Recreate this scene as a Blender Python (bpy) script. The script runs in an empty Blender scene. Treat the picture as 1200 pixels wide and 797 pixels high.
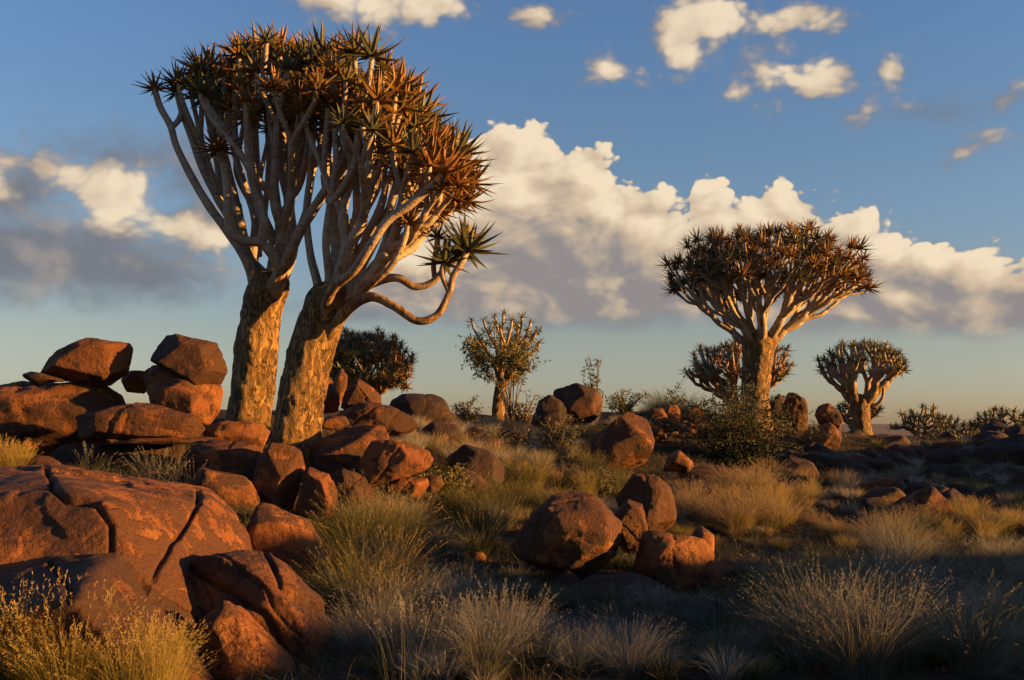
import bpy, bmesh, math, random
import numpy as np
from mathutils import Vector

# ------------------------------------------------------------------ scene, camera
scene = bpy.context.scene
F = 1167.0                 # focal length in photo pixels (photo 1200 wide)
HZ = 496.0                 # horizon row in the photo
EYE = 1.6                  # camera height
EXPO = 1.75
SUN_EL = 6.5
SUN_AZ = 80.0              # degrees to the right of straight behind the camera

cam_d = bpy.data.cameras.new('camera')
cam = bpy.data.objects.new('camera', cam_d)
scene.collection.objects.link(cam)
cam.location = (0, 0, EYE)
cam.rotation_euler = (math.radians(90), 0, 0)
cam_d.sensor_width = 36.0
cam_d.lens = 36.0 * F / 1200.0
cam_d.shift_y = (HZ - 398.5) / 1200.0
cam_d.clip_start = 0.1
cam_d.clip_end = 120000
scene.camera = cam

scene.render.engine = 'CYCLES'
scene.cycles.use_denoising = True
scene.cycles.max_bounces = 5
scene.cycles.diffuse_bounces = 3
scene.cycles.transparent_max_bounces = 4
scene.view_settings.view_transform = 'Standard'
scene.view_settings.look = 'None'
scene.view_settings.gamma = 1
scene.view_settings.exposure = EXPO

# direction towards the sun (the camera looks along +Y)
sa, se = math.radians(SUN_AZ), math.radians(SUN_EL)
SUN = Vector((math.sin(sa) * math.cos(se), -math.cos(sa) * math.cos(se), math.sin(se)))
sun_d = bpy.data.lights.new('sun', 'SUN')
sun = bpy.data.objects.new('sun', sun_d)
scene.collection.objects.link(sun)
sun_d.energy = 5.0
sun_d.angle = math.radians(0.6)
sun_d.color = (1.0, 0.49, 0.12)
sun.rotation_euler = SUN.to_track_quat('Z', 'Y').to_euler()

# ------------------------------------------------------------------ node helper
class NT:
    def __init__(s, tree):
        s.t = tree
    def n(s, kind, **kw):
        nd = s.t.nodes.new(kind)
        for k, v in kw.items():
            setattr(nd, k, v)
        return nd
    def link(s, a, b):
        s.t.links.new(a, b)
    def put(s, sock, v):
        if isinstance(v, bpy.types.NodeSocket):
            s.t.links.new(v, sock)
        else:
            sock.default_value = v
    def m(s, op, a, b=0.0, c=0.0, clamp=False):
        nd = s.n('ShaderNodeMath', operation=op, use_clamp=clamp)
        s.put(nd.inputs[0], a); s.put(nd.inputs[1], b); s.put(nd.inputs[2], c)
        return nd.outputs[0]
    def v(s, op, a, b=(0, 0, 0), c=(0, 0, 0)):
        nd = s.n('ShaderNodeVectorMath', operation=op)
        s.put(nd.inputs[0], a); s.put(nd.inputs[1], b)
        if op == 'MULTIPLY_ADD':
            s.put(nd.inputs[2], c)
        return nd.outputs['Value'] if op in ('LENGTH', 'DOT_PRODUCT') else nd.outputs[0]
    def xyz(s, x, y, z=0.0):
        nd = s.n('ShaderNodeCombineXYZ')
        s.put(nd.inputs[0], x); s.put(nd.inputs[1], y); s.put(nd.inputs[2], z)
        return nd.outputs[0]
    def sep(s, v):
        nd = s.n('ShaderNodeSeparateXYZ'); s.link(v, nd.inputs[0]); return nd.outputs
    def ss(s, x, lo, hi, a=0.0, b=1.0):
        nd = s.n('ShaderNodeMapRange', interpolation_type='SMOOTHSTEP')
        s.put(nd.inputs[0], x); s.put(nd.inputs[1], lo); s.put(nd.inputs[2], hi)
        s.put(nd.inputs[3], a); s.put(nd.inputs[4], b)
        return nd.outputs[0]
    def mix(s, f, a, b):
        nd = s.n('ShaderNodeMix', data_type='RGBA')
        s.put(nd.inputs[0], f)
        for i, c in ((6, a), (7, b)):
            if isinstance(c, bpy.types.NodeSocket): s.link(c, nd.inputs[i])
            else: nd.inputs[i].default_value = (*c[:3], 1)
        return nd.outputs[2]
    def noise(s, vec, scale, detail=4, rough=0.55, lac=2.0, out=0, dist=0.0, dim='3D'):
        nd = s.n('ShaderNodeTexNoise', noise_dimensions=dim)
        if vec is not None: s.link(vec, nd.inputs['Vector'])
        s.put(nd.inputs['Scale'], scale); nd.inputs['Detail'].default_value = detail
        nd.inputs['Roughness'].default_value = rough; nd.inputs['Lacunarity'].default_value = lac
        nd.inputs['Distortion'].default_value = dist
        return nd.outputs[out]
    def voro(s, vec, scale, detail=0, feature='F1', rough=0.5, smooth=0.6, dim='2D'):
        nd = s.n('ShaderNodeTexVoronoi', feature=feature, voronoi_dimensions=dim)
        s.link(vec, nd.inputs['Vector']); s.put(nd.inputs['Scale'], scale)
        if 'Detail' in nd.inputs: nd.inputs['Detail'].default_value = detail
        if 'Roughness' in nd.inputs: nd.inputs['Roughness'].default_value = rough
        if feature == 'SMOOTH_F1': nd.inputs['Smoothness'].default_value = smooth
        return nd.outputs['Distance']

# ------------------------------------------------------------------ world: sky and clouds
def au(px, py):                       # photo pixel -> (azimuth, height over horizon)
    u = math.atan((px - 600) / F)
    return u, (HZ - py) / F * math.cos(u)

world = bpy.data.worlds.new('World')
scene.world = world
world.use_nodes = True
world.cycles.sampling_method = 'MANUAL'
world.cycles.sample_map_resolution = 512
wt = world.node_tree
wt.nodes.clear()
W = NT(wt)
sky = W.n('ShaderNodeTexSky', sky_type='NISHITA', sun_disc=False)
sky.sun_elevation = math.radians(SUN_EL)
sky.sun_rotation = math.atan2(SUN.x, SUN.y)
sky.air_density = 1.0
sky.dust_density = 0.5
sky.ozone_density = 3.0
gen = W.n('ShaderNodeTexCoord').outputs['Generated']
gx, gy, gz = W.sep(gen)
az = W.m('ARCTAN2', gx, gy)
hyp = W.m('SQRT', W.m('MULTIPLY_ADD', gx, gx, W.m('MULTIPLY', gy, gy)))
vv = W.m('DIVIDE', gz, W.m('MAXIMUM', hyp, 0.02))
P0 = W.xyz(az, vv, 0.0)
# billowing relief, evaluated here and a step towards the light
def billow(p):
    q = W.v('MULTIPLY', p, (1.0, 1.35, 1.0))
    wn = W.noise(q, 9.0, 2, 0.5, out=1, dim='2D')
    q = W.v('ADD', q, W.v('SCALE', W.v('SUBTRACT', wn, (0.5, 0.5, 0.5)), (0, 0, 0)))
    q.node.inputs[1].links[0].from_node.inputs[3].default_value = 0.045
    a = W.voro(q, 17.0, 0, 'SMOOTH_F1', smooth=0.35)
    b = W.voro(q, 46.0, 1.0, 'SMOOTH_F1', 0.6, smooth=0.3)
    c = W.noise(q, 60.0, 5, 0.6, dim='2D')
    sm = W.m('MULTIPLY_ADD', b, -0.16, W.m('MULTIPLY', a, -0.62))
    s = W.m('MULTIPLY_ADD', b, -0.30, W.m('MULTIPLY', a, -0.52))
    s = W.m('MULTIPLY_ADD', c, 0.15, s)
    return s, sm                                  # about -0.5 .. 0.1
b0, sm0 = billow(P0)
b1, sm1 = billow(W.v('ADD', P0, (0.013, 0.010, 0)))
relief = W.m('SUBTRACT', sm0, sm1)
soft = W.noise(P0, 13.0, 4, 0.5, dim='2D')
# --- the big cumulus bank: outline of its top against azimuth
top_px = [(250,520),(330,400),(400,340),(450,292),(500,240),(530,198),(548,160),(566,140),(590,130),(610,140),(626,129),(646,137),(667,160),(690,159),
          (715,176),(746,204),(780,214),(804,232),(813,207),(830,193),(850,204),(875,222),(895,210),(915,204),
          (940,222),(965,238),(1000,234),(1040,246),(1052,254),(1075,266),(1095,278),(1115,278),(1140,292),(1165,287),(1200,286)]
U0, U1, VS = -0.75, 0.75, 0.5
fc = W.n('ShaderNodeFloatCurve')
cv = fc.mapping.curves[0]
pts = [(au(*p)[0], au(*p)[1]) for p in top_px]
pts = [(-0.75, 0.10), (-0.62, 0.05), (-0.56, -0.02)] + pts + [(0.53, 0.19), (0.62, 0.21), (0.75, 0.12)]
for i, (u, v) in enumerate(pts):
    xy = ((u - U0) / (U1 - U0), v / VS + 0.2)
    if i == 0: cv.points[0].location = xy
    elif i == 1: cv.points[1].location = xy
    else: cv.points.new(*xy)
for p_ in cv.points: p_.handle_type = 'AUTO'
fc.mapping.use_clip = False
fc.mapping.update()
W.put(fc.inputs['Value'], W.m('DIVIDE', W.m('SUBTRACT', az, U0), U1 - U0, clamp=True))
topv = W.m('MULTIPLY', W.m('SUBTRACT', fc.outputs[0], 0.2), VS)
far = W.ss(W.m('ABSOLUTE', az), 0.6, 0.9)                     # outside the photograph the bank goes on unevenly
topv = W.m('MULTIPLY_ADD', W.m('MULTIPLY', far, W.m('SUBTRACT', W.noise(P0, 3.0, 2, dim='2D'), 0.45)), 0.9, topv)
h = W.m('SUBTRACT', topv, vv)
h = W.m('MULTIPLY_ADD', W.m('ADD', b0, 0.25), 0.075, h)
basev = W.m('MULTIPLY_ADD', W.m('SUBTRACT', soft, 0.5), 0.030, W.m('MULTIPLY_ADD', az, -0.050, 0.104))
hb = W.m('SUBTRACT', vv, basev)
a_bank = W.m('MULTIPLY', W.ss(h, -0.0005, 0.0085), W.ss(hb, -0.010, 0.014))
# lit above, grey in the lower body
rel_h = W.m('DIVIDE', hb, W.m('MAXIMUM', W.m('SUBTRACT', topv, basev), 0.03))
streak = W.noise(W.v('MULTIPLY', P0, (5.0, 20.0, 1.0)), 1.0, 3, 0.5, dim='2D')
lit = W.m('MULTIPLY_ADD', relief, 1.35, W.ss(W.m('MULTIPLY_ADD', W.m('SUBTRACT', soft, 0.5), 0.45, rel_h), 0.20, 0.80, 0.0, 0.86))
lit = W.m('MULTIPLY_ADD', W.ss(streak, 0.48, 0.66), W.m('MULTIPLY', W.ss(rel_h, 0.7, 0.1), 0.30), lit, clamp=True)
GREY, MID, LIT = (0.265, 0.245, 0.245), (0.58, 0.45, 0.32), (0.86, 0.71, 0.51)
def cloudcol(l, g=GREY):
    c = W.mix(W.ss(l, -0.05, 0.6), g, MID)
    return W.mix(W.ss(l, 0.40, 1.1), c, LIT)
col_bank = cloudcol(lit)
# --- separate clouds: (px, py, rx, ry)
def blobs(lst, p):
    out = None
    for (x, y, rx, ry) in lst:
        u, v = au(x, y)
        d = W.v('MULTIPLY_ADD', p, (F / rx, F / ry, 0), (-u * F / rx, -v * F / ry, 0))
        e = W.m('MULTIPLY_ADD', W.v('LENGTH', d), -min(rx, ry) / F, min(rx, ry) / F)
        out = e if out is None else W.m('SMOOTH_MAX', out, e, 0.008)
    return out
wc = W.noise(P0, 12.0, 5, 0.52, out=1, dim='2D')
wv = W.v('SCALE', W.v('SUBTRACT', wc, (0.5, 0.5, 0.5)))
wv.node.inputs[3].default_value = 0.032
Pw = W.v('ADD', P0, wv)
bright = blobs([(92,212,40,26),(142,228,54,40),(205,264,48,30),(250,282,42,20),(385,0,80,20),(450,6,110,28),(505,8,50,24),(622,18,24,14),
                (712,76,24,20),(745,80,14,10),(800,50,34,36),(835,22,62,40),(905,22,52,22),(970,22,20,16),(912,52,16,10),
                (940,94,68,20),(968,84,32,24),(1034,92,18,18),(1005,133,15,8),(1172,124,24,10),(1056,356,18,14),(1150,172,18,7),(-40,200,60,26)], Pw)
grey = blobs([(170,180,90,22),(250,205,60,34),(70,300,165,48),(175,322,70,30),(20,225,60,36),(230,265,50,34),(0,340,60,12),
              (425,372,40,10),(460,372,50,7),(1108,133,22,7),(900,60,30,10)], Pw)
hbr = W.m('MULTIPLY_ADD', W.m('ADD', b0, 0.40), 0.055, bright)
hgr = W.m('MULTIPLY_ADD', W.m('ADD', b0, 0.50), 0.030, grey)
a_br = W.ss(hbr, -0.004, 0.020, 0.0, 0.97)
a_gr = W.ss(hgr, -0.012, 0.030, 0.0, 0.93)
lit_b = W.m('MULTIPLY_ADD', relief, 1.0, W.ss(W.m('MULTIPLY_ADD', W.m('SUBTRACT', soft, 0.5), 0.05, bright), -0.010, 0.022, 0.12, 0.85), clamp=True)
lit_g = W.m('MULTIPLY_ADD', relief, 0.5, W.m('MULTIPLY', W.m('SUBTRACT', soft, 0.44), 0.6), clamp=True)
col_br = cloudcol(lit_b)
col_gr = cloudcol(lit_g, (0.165, 0.175, 0.205))
# --- sky colour: Nishita
gr = W.n('ShaderNodeValToRGB')                                  # hand-set haze tint put into the sky colour: dulls the blue low down
gr.color_ramp.elements[0].position = 0.02; gr.color_ramp.elements[0].color = (0.86, 0.76, 0.92, 1)
gr.color_ramp.elements[1].position = 0.40; gr.color_ramp.elements[1].color = (0.98, 0.89, 0.95, 1)
for p_, c_ in ((0.09, (0.97, 0.72, 0.67, 1)), (0.25, (0.99, 0.83, 0.82, 1))):
    e_ = gr.color_ramp.elements.new(p_); e_.color = c_
gr.color_ramp.interpolation = 'EASE'
W.link(vv, gr.inputs[0]); gain = gr.outputs[0]
skm = W.n('ShaderNodeMix', data_type='RGBA', blend_type='MULTIPLY'); skm.inputs[0].default_value = 1.0
W.link(sky.outputs[0], skm.inputs[6]); W.link(gain, skm.inputs[7])
skycol = skm.outputs[2]
bg_s = W.n('ShaderNodeBackground'); W.link(skycol, bg_s.inputs[0]); bg_s.inputs[1].default_value = 0.0705
bg_c = W.n('ShaderNodeBackground'); bg_c.inputs[1].default_value = 0.315
cc = W.mix(a_bank, W.mix(1.0, col_gr, col_gr), col_bank)
cc = W.mix(a_br, cc, col_br)
W.link(cc, bg_c.inputs[0])
inv = W.m('MULTIPLY', W.m('SUBTRACT', 1.0, a_bank), W.m('MULTIPLY', W.m('SUBTRACT', 1.0, a_br), W.m('SUBTRACT', 1.0, a_gr)))
alpha = W.m('MULTIPLY', W.m('SUBTRACT', 1.0, inv), W.ss(vv, 0.0, 0.03))
ms = W.n('ShaderNodeMixShader')
W.link(alpha, ms.inputs[0]); W.link(bg_s.outputs[0], ms.inputs[1]); W.link(bg_c.outputs[0], ms.inputs[2])
wo = W.n('ShaderNodeOutputWorld'); W.link(ms.outputs[0], wo.inputs[0])

# ------------------------------------------------------------------ maths helpers
rng = np.random.default_rng(7)
random.seed(7)
def P3(px, py, d):                       # photo pixel at a known distance -> metres
    return np.array([(px - 600.0) / F * d, d, EYE - (py - HZ) / F * d])
def _hash(ix, iy, iz, seed):
    h = (ix.astype(np.int64) * 374761393 + iy.astype(np.int64) * 668265263 + iz.astype(np.int64) * 2147483647 + seed * 144665) & 0xFFFFFFFF
    h = ((h ^ (h >> 13)) * 1274126177) & 0xFFFFFFFF
    h = ((h ^ (h >> 16)) * 2246822519) & 0xFFFFFFFF
    return ((h ^ (h >> 15)) & 0xFFFFFF) / float(0xFFFFFF)
def vnoise(p, seed=0):                   # value noise -1..1
    i = np.floor(p).astype(np.int64); f = p - i
    f = f * f * f * (f * (f * 6 - 15) + 10)
    r = 0
    for a in (0, 1):
        for b in (0, 1):
            for c in (0, 1):
                w = (f[:, 0] if a else 1 - f[:, 0]) * (f[:, 1] if b else 1 - f[:, 1]) * (f[:, 2] if c else 1 - f[:, 2])
                r = r + w * _hash(i[:, 0] + a, i[:, 1] + b, i[:, 2] + c, seed)
    return r * 2 - 1
def fbm(p, seed=0, octv=4, gain=0.5):
    s = 0; a = 1.0; t = 0
    for k in range(octv):
        s = s + a * vnoise(p * (2.03 ** k) + 17.3 * k, seed + k); t += a; a *= gain
    return s / t
def sstep(x, a, b):
    t = np.clip((x - a) / (b - a), 0, 1); return t * t * (3 - 2 * t)

def mesh_from(name, V, faces, mat=None, smooth=True):
    me = bpy.data.meshes.new(name)
    V = np.asarray(V, dtype=np.float32)
    if isinstance(faces, np.ndarray):
        n, k = faces.shape
        me.vertices.add(len(V)); me.vertices.foreach_set('co', V.ravel())
        me.loops.add(n * k); me.loops.foreach_set('vertex_index', faces.astype(np.int32).ravel())
        me.polygons.add(n)
        me.polygons.foreach_set('loop_start', np.arange(0, n * k, k, dtype=np.int32))
        me.update(calc_edges=True); me.validate()
    else:
        me.from_pydata(V.tolist(), [], [list(f) for f in faces])
    if smooth: me.shade_smooth()
    else: me.shade_flat()
    if mat: me.materials.append(mat)
    return me
def link(o):
    scene.collection.objects.link(o); return o
def obj(name, me, parent=None, loc=None):
    o = bpy.data.objects.new(name, me); link(o)
    if parent: o.parent = parent
    if loc is not None: o.location = loc
    return o
def tag(o, label, cat, group=None, kind=None):
    if label: o['label'] = label
    if cat: o['category'] = cat
    if group: o['group'] = group
    if kind: o['kind'] = kind
    return o
def empty(name, loc, label, cat, group=None):
    o = bpy.data.objects.new(name, None); link(o); o.location = loc
    o.empty_display_size = 0.2
    return tag(o, label, cat, group)

# ------------------------------------------------------------------ materials
def new_mat(name):
    m = bpy.data.materials.new(name); m.use_nodes = True
    m.node_tree.nodes.clear(); return m, NT(m.node_tree)
def finish(N, col, rough=0.85, bump=None, bstr=0.5, bdist=0.02, transl=0.0, spec=0.25):
    bs = N.n('ShaderNodeBsdfPrincipled')
    N.link(col, bs.inputs['Base Color'])
    N.put(bs.inputs['Roughness'], rough)
    bs.inputs['Specular IOR Level'].default_value = spec
    if bump is not None:
        b = N.n('ShaderNodeBump'); b.inputs['Strength'].default_value = bstr; b.inputs['Distance'].default_value = bdist
        N.link(bump, b.inputs['Height']); N.link(b.outputs[0], bs.inputs['Normal'])
    out = N.n('ShaderNodeOutputMaterial')
    if transl > 0:
        tr = N.n('ShaderNodeBsdfTranslucent'); N.link(col, tr.inputs[0])
        mx = N.n('ShaderNodeMixShader'); mx.inputs[0].default_value = transl
        N.link(bs.outputs[0], mx.inputs[1]); N.link(tr.outputs[0], mx.inputs[2]); N.link(mx.outputs[0], out.inputs[0])
    else:
        N.link(bs.outputs[0], out.inputs[0])
def pos(N): return N.n('ShaderNodeNewGeometry').outputs['Position']
def ocoord(N): return N.n('ShaderNodeTexCoord').outputs['Object']
def orand(N): return N.n('ShaderNodeObjectInfo').outputs['Random']

def rock_mat(name, warm, dark, amount=0.5):
    m, N = new_mat(name); p = pos(N)
    big = N.noise(p, 1.7, 6, 0.62, dist=0.4)
    med = N.noise(p, 6.0, 5, 0.6, dist=0.3)
    fine = N.noise(p, 42.0, 4, 0.65)
    grit = N.noise(p, 160.0, 2, 0.6)
    k = N.m('MULTIPLY_ADD', med, 0.55, N.m('MULTIPLY_ADD', fine, 0.16, N.m('MULTIPLY', big, 0.75)))
    k = N.m('MULTIPLY_ADD', N.m('SUBTRACT', orand(N), 0.5), 0.12, k)
    patch = N.ss(k, 0.68 + (0.5 - amount) * 0.35, 0.73 + (0.5 - amount) * 0.35)
    tone = N.noise(p, 3.1, 3, 0.5)
    w2 = (warm[0] * 0.72, warm[1] * 0.62, warm[2] * 0.6)
    wcol = N.mix(N.ss(tone, 0.35, 0.68), w2, warm)
    wcol = N.mix(N.ss(fine, 0.5, 0.8, 0, 0.45), wcol, (warm[0] * 1.25, warm[1] * 1.3, warm[2] * 1.5))
    dcol = N.mix(N.ss(fine, 0.35, 0.7), dark, (dark[0] * 1.9, dark[1] * 1.7, dark[2] * 1.6))
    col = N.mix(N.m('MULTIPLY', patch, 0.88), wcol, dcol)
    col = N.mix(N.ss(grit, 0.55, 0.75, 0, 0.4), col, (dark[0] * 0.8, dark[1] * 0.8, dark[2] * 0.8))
    # a few pale lichen spots
    lich = N.ss(N.noise(p, 11.0, 4, 0.7), 0.69, 0.74, 0, 0.2)
    col = N.mix(lich, col, (0.30, 0.22, 0.15))
    h = N.m('MULTIPLY_ADD', fine, 0.5, N.m('MULTIPLY_ADD', grit, 0.22, N.m('MULTIPLY_ADD', patch, 0.25, N.m('MULTIPLY', med, 0.8))))
    finish(N, col, N.ss(fine, 0.2, 0.8, 0.62, 0.92), h, 0.9, 0.045, spec=0.3)
    return m
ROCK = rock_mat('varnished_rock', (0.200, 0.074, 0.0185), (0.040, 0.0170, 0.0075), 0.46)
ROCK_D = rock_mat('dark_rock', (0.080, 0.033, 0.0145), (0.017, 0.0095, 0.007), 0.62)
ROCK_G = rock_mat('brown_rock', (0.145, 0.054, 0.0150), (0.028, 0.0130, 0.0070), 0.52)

m_, N = new_mat('ground_soil'); p = pos(N)
n1 = N.noise(p, 0.8, 5, 0.6); n2 = N.noise(p, 9.0, 5, 0.65)
near = N.mix(N.ss(n2, 0.35, 0.7), (0.0258, 0.0168, 0.0112), (0.0608, 0.0383, 0.0224))
near = N.mix(N.ss(n1, 0.45, 0.65, 0, 0.6), near, (0.0351, 0.0327, 0.0155))
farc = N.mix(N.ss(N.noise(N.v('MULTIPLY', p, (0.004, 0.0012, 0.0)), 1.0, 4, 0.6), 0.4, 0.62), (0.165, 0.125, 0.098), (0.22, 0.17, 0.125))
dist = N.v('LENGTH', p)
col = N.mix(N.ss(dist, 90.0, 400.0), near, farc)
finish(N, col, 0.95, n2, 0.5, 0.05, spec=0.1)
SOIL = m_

def bark_mat(name, a=None, b=None, c=None, sc=1.0):
    m, N = new_mat(name); p = ocoord(N)
    q = N.v('MULTIPLY', p, (9.0 * sc, 9.0 * sc, 3.2 * sc))
    n = N.noise(q, 1.0, 6, 0.62, dist=0.5)
    f = N.noise(p, 40.0 * sc, 4, 0.6)
    fl = N.noise(N.v('MULTIPLY', p, (7.0 * sc, 7.0 * sc, 2.4 * sc)), 1.0, 5, 0.55, dist=1.2)
    crack = N.ss(N.m('ABSOLUTE', N.m('SUBTRACT', fl, 0.5)), 0.0, 0.045, 1.0, 0.0)
    peel = N.ss(fl, 0.545, 0.56)
    col = N.mix(N.ss(n, 0.38, 0.62), a, b)
    col = N.mix(N.m('MULTIPLY', peel, 0.55), col, c)
    col = N.mix(N.m('MULTIPLY', crack, 0.8), col, (c[0] * 0.5, c[1] * 0.5, c[2] * 0.5))
    h = N.m('MULTIPLY_ADD', f, 0.35, N.m('MULTIPLY_ADD', crack, -0.8, N.m('MULTIPLY_ADD', peel, -0.5, N.m('MULTIPLY', n, 0.9))))
    finish(N, col, 0.72, h, 1.0, 0.06, spec=0.3)
    return m
BARK = bark_mat('golden_trunk_bark', sc=1.5, a=(0.185, 0.100, 0.030), b=(0.30, 0.178, 0.056), c=(0.080, 0.034, 0.012))
m_, N = new_mat('pale_limb_bark'); p = ocoord(N)
n = N.noise(p, 14.0, 5, 0.6); r = N.noise(N.v('MULTIPLY', p, (4, 4, 30)), 1.0, 3, 0.6)
col = N.mix(N.ss(n, 0.35, 0.7), (0.245, 0.180, 0.120), (0.37, 0.285, 0.195))
col = N.mix(N.ss(r, 0.56, 0.66, 0, 0.5), col, (0.09, 0.058, 0.036))
nb = N.noise(N.v('MULTIPLY', p, (12, 12, 4)), 1.0, 5, 0.6, dist=0.8)
low = N.mix(N.ss(nb, 0.42, 0.58), (0.105, 0.052, 0.018), (0.26, 0.158, 0.058))
col = N.mix(N.ss(N.m('MULTIPLY_ADD', nb, 1.2, N.sep(p)[2]), 2.2, 3.3), low, col)      # flaking bark runs up onto the lower limbs
finish(N, col, 0.6, N.m('ADD', N.m('ADD', n, r), nb), 0.5, 0.025, spec=0.35)
LIMB = m_
def leafy(name, lo, hi, tip=None, zspan=(0, 0.5), transl=0.25, rough=0.55, spec=0.3, var=0.35):
    m, N = new_mat(name); p = ocoord(N); r = orand(N)
    n = N.noise(p, 9.0, 3, 0.6)
    k = N.m('ADD', N.m('MULTIPLY', N.m('SUBTRACT', r, 0.5), var * 2), n)
    col = N.mix(N.ss(k, 0.25, 0.75), lo, hi)
    if tip:
        z = N.sep(p)[2]
        col = N.mix(N.ss(z, zspan[0], zspan[1]), col, tip)
    finish(N, col, rough, transl=transl, spec=spec)
    return m
ALOE = leafy('aloe_leaf', (0.088, 0.090, 0.042), (0.26, 0.128, 0.036), transl=0.12, rough=0.45, var=0.42)
ALOE_G = leafy('green_aloe_leaf', (0.0880, 0.0920, 0.0360), (0.1480, 0.1240, 0.0440), transl=0.12, rough=0.5, var=0.3)
GOLD = leafy('golden_grass', (0.185, 0.155, 0.030), (0.30, 0.220, 0.050), (0.44, 0.305, 0.095), (0.2, 0.55), 0.42)
TAN = leafy('tan_grass', (0.1544, 0.1188, 0.0446), (0.2376, 0.1633, 0.0683), (0.3326, 0.2317, 0.1247), (0.12, 0.5), 0.4)
GREYG = leafy('grey_grass', (0.085, 0.085, 0.055), (0.155, 0.145, 0.105), (0.31, 0.285, 0.225), (0.12, 0.5), 0.4)
GREEN = leafy('green_grass', (0.0420, 0.0480, 0.0120), (0.0900, 0.0870, 0.0240), (0.1620, 0.1380, 0.0510), (0.15, 0.55), 0.35)
SHRUB = leafy('shrub_leaf', (0.0462, 0.0539, 0.0193), (0.0924, 0.0886, 0.0293), transl=0.25, var=0.3)
SHRUB_Y = leafy('yellow_shrub_leaf', (0.0910, 0.0875, 0.0210), (0.1680, 0.1400, 0.0350), transl=0.3, var=0.3)
TWIG = leafy('twig_bark', (0.0700, 0.0504, 0.0336), (0.1190, 0.0875, 0.0595), transl=0.0, rough=0.85)

# ------------------------------------------------------------------ terrain
anch = []
def A(px, py, d): anch.append(tuple(P3(px, py, d)))
for a in [(-150,797,5.2),(60,797,4.6),(400,797,5.2),(800,797,5.2),(1300,797,5.2),(600,740,6.8),(900,740,6.8),(1200,740,6.8),
          (500,680,9),(750,690,9.2),(950,680,9.2),(1150,690,9),(450,620,11.3),(600,650,10.5),(900,640,12),(1100,620,13.5),
          (540,590,13.2),(650,570,15),(850,590,14.5),(1000,590,15.5),(1180,590,15),(600,530,19),(720,555,17.5),(800,545,18.5),
          (950,565,19.5),(1100,560,20),(580,497,24),(680,500,23),(770,508,22),(885,490,27),(950,530,25),(1012,518,35),(1100,535,25),
          (1230,525,25),(290,503,13.2),(345,522,12.8),(430,510,14.5),(480,492,19),(200,548,11),(60,552,10.5),(-80,548,10.5),
          (100,585,8.6),(-30,556,9.2),(20,556,9.2),(120,557,9.3),(210,560,9.2),(380,600,10.3),(410,690,7.8),(200,790,6.5),(430,480,30),(300,490,28),(100,500,20),(-150,500,20),(600,492,32),(800,490,36),(1100,512,42),(1250,510,42)]:
    A(*a)
for a in [(0,0,.25),(-6,0,.4),(6,-1,.3),(0,-8,.3),(-8,-8,.5),(-14,6,1.2),(-16,18,1.5),
          # rocky rise outside the frame to the right: it shades the foreground
          (8.5,1,.35),(8.8,6,.3),(10.5,1,.7),(10.5,5,1.0),(13,-6,.9),(13,-2,1.1),(13,1,1.3),(13,2.3,1.6),(13,3.8,2.0),(13,5.5,2.1),(12.8,7.4,1.5),(13,10,.75),(14,12,.9),
          (17,-4,1.3),(17,1,1.6),(17,7,1.6),(20,13,1.9),(20,17,2.3),(20,21,2.4),(20,25,2.0),(16,18,1.3),(24,10,2.0),(26,20,2.6),(24,0,2.0),(28,32,1.6),(20,36,1.0),(-20,34,1.3)]:
    anch.append(a)
anch = np.array(anch)
def _tps(r): return np.where(r > 1e-9, r * r * np.log(np.maximum(r, 1e-9)), 0)
_c = anch[:, :2] * 0.1
_n = len(_c)
_K = _tps(np.linalg.norm(_c[:, None] - _c[None], axis=2)) + np.eye(_n) * 0.015
_Pm = np.hstack([np.ones((_n, 1)), _c])
_M = np.block([[_K, _Pm], [_Pm.T, np.zeros((3, 3))]])
_w = np.linalg.solve(_M, np.concatenate([anch[:, 2], np.zeros(3)]))
def ground_z(x, y, detail=True):
    x = np.atleast_1d(np.asarray(x, float)); y = np.atleast_1d(np.asarray(y, float))
    q = np.stack([x, y], 1) * 0.1
    r0 = np.hypot(x, y)
    qc = q * (np.minimum(r0, 50) / np.maximum(r0, 1e-6))[:, None]
    z = np.empty(len(q))
    for i in range(0, len(q), 20000):
        s = qc[i:i + 20000]
        z[i:i + 20000] = _tps(np.linalg.norm(s[:, None] - _c[None], axis=2)) @ _w[:_n] + _w[_n] + s @ _w[_n + 1:]
    z = np.clip(z, -0.5, 3.2)
    fall = np.where(r0 < 45, 0, 1) * (1.0 * sstep(r0, 45, 75) * 4 + 7 * sstep(r0, 60, 250) + 36 * sstep(r0, 150, 1600))
    z = z * (1 - sstep(r0, 45, 110)) - fall
    if detail:
        p = np.stack([x, y, 0 * x], 1)
        z = z + fbm(p * 0.9, 3, 4) * 0.09 * (1 - sstep(r0, 40, 90)) + fbm(p * 0.01, 9, 3) * 3.0 * sstep(r0, 120, 500)
    return z
def hit(px, py, dmin=3.0, dmax=60.0):     # where the view ray of a pixel meets the terrain
    px = np.atleast_1d(np.asarray(px, float)); py = np.atleast_1d(np.asarray(py, float))
    out = np.full(len(px), np.nan)
    for d in np.geomspace(dmin, dmax, 130):
        m = np.isnan(out)
        if not m.any(): break
        z = EYE - (py[m] - HZ) / F * d
        g = ground_z((px[m] - 600) / F * d, np.full(m.sum(), d), False)
        idx = np.where(m)[0][z <= g]
        out[idx] = d
    return out

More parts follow.
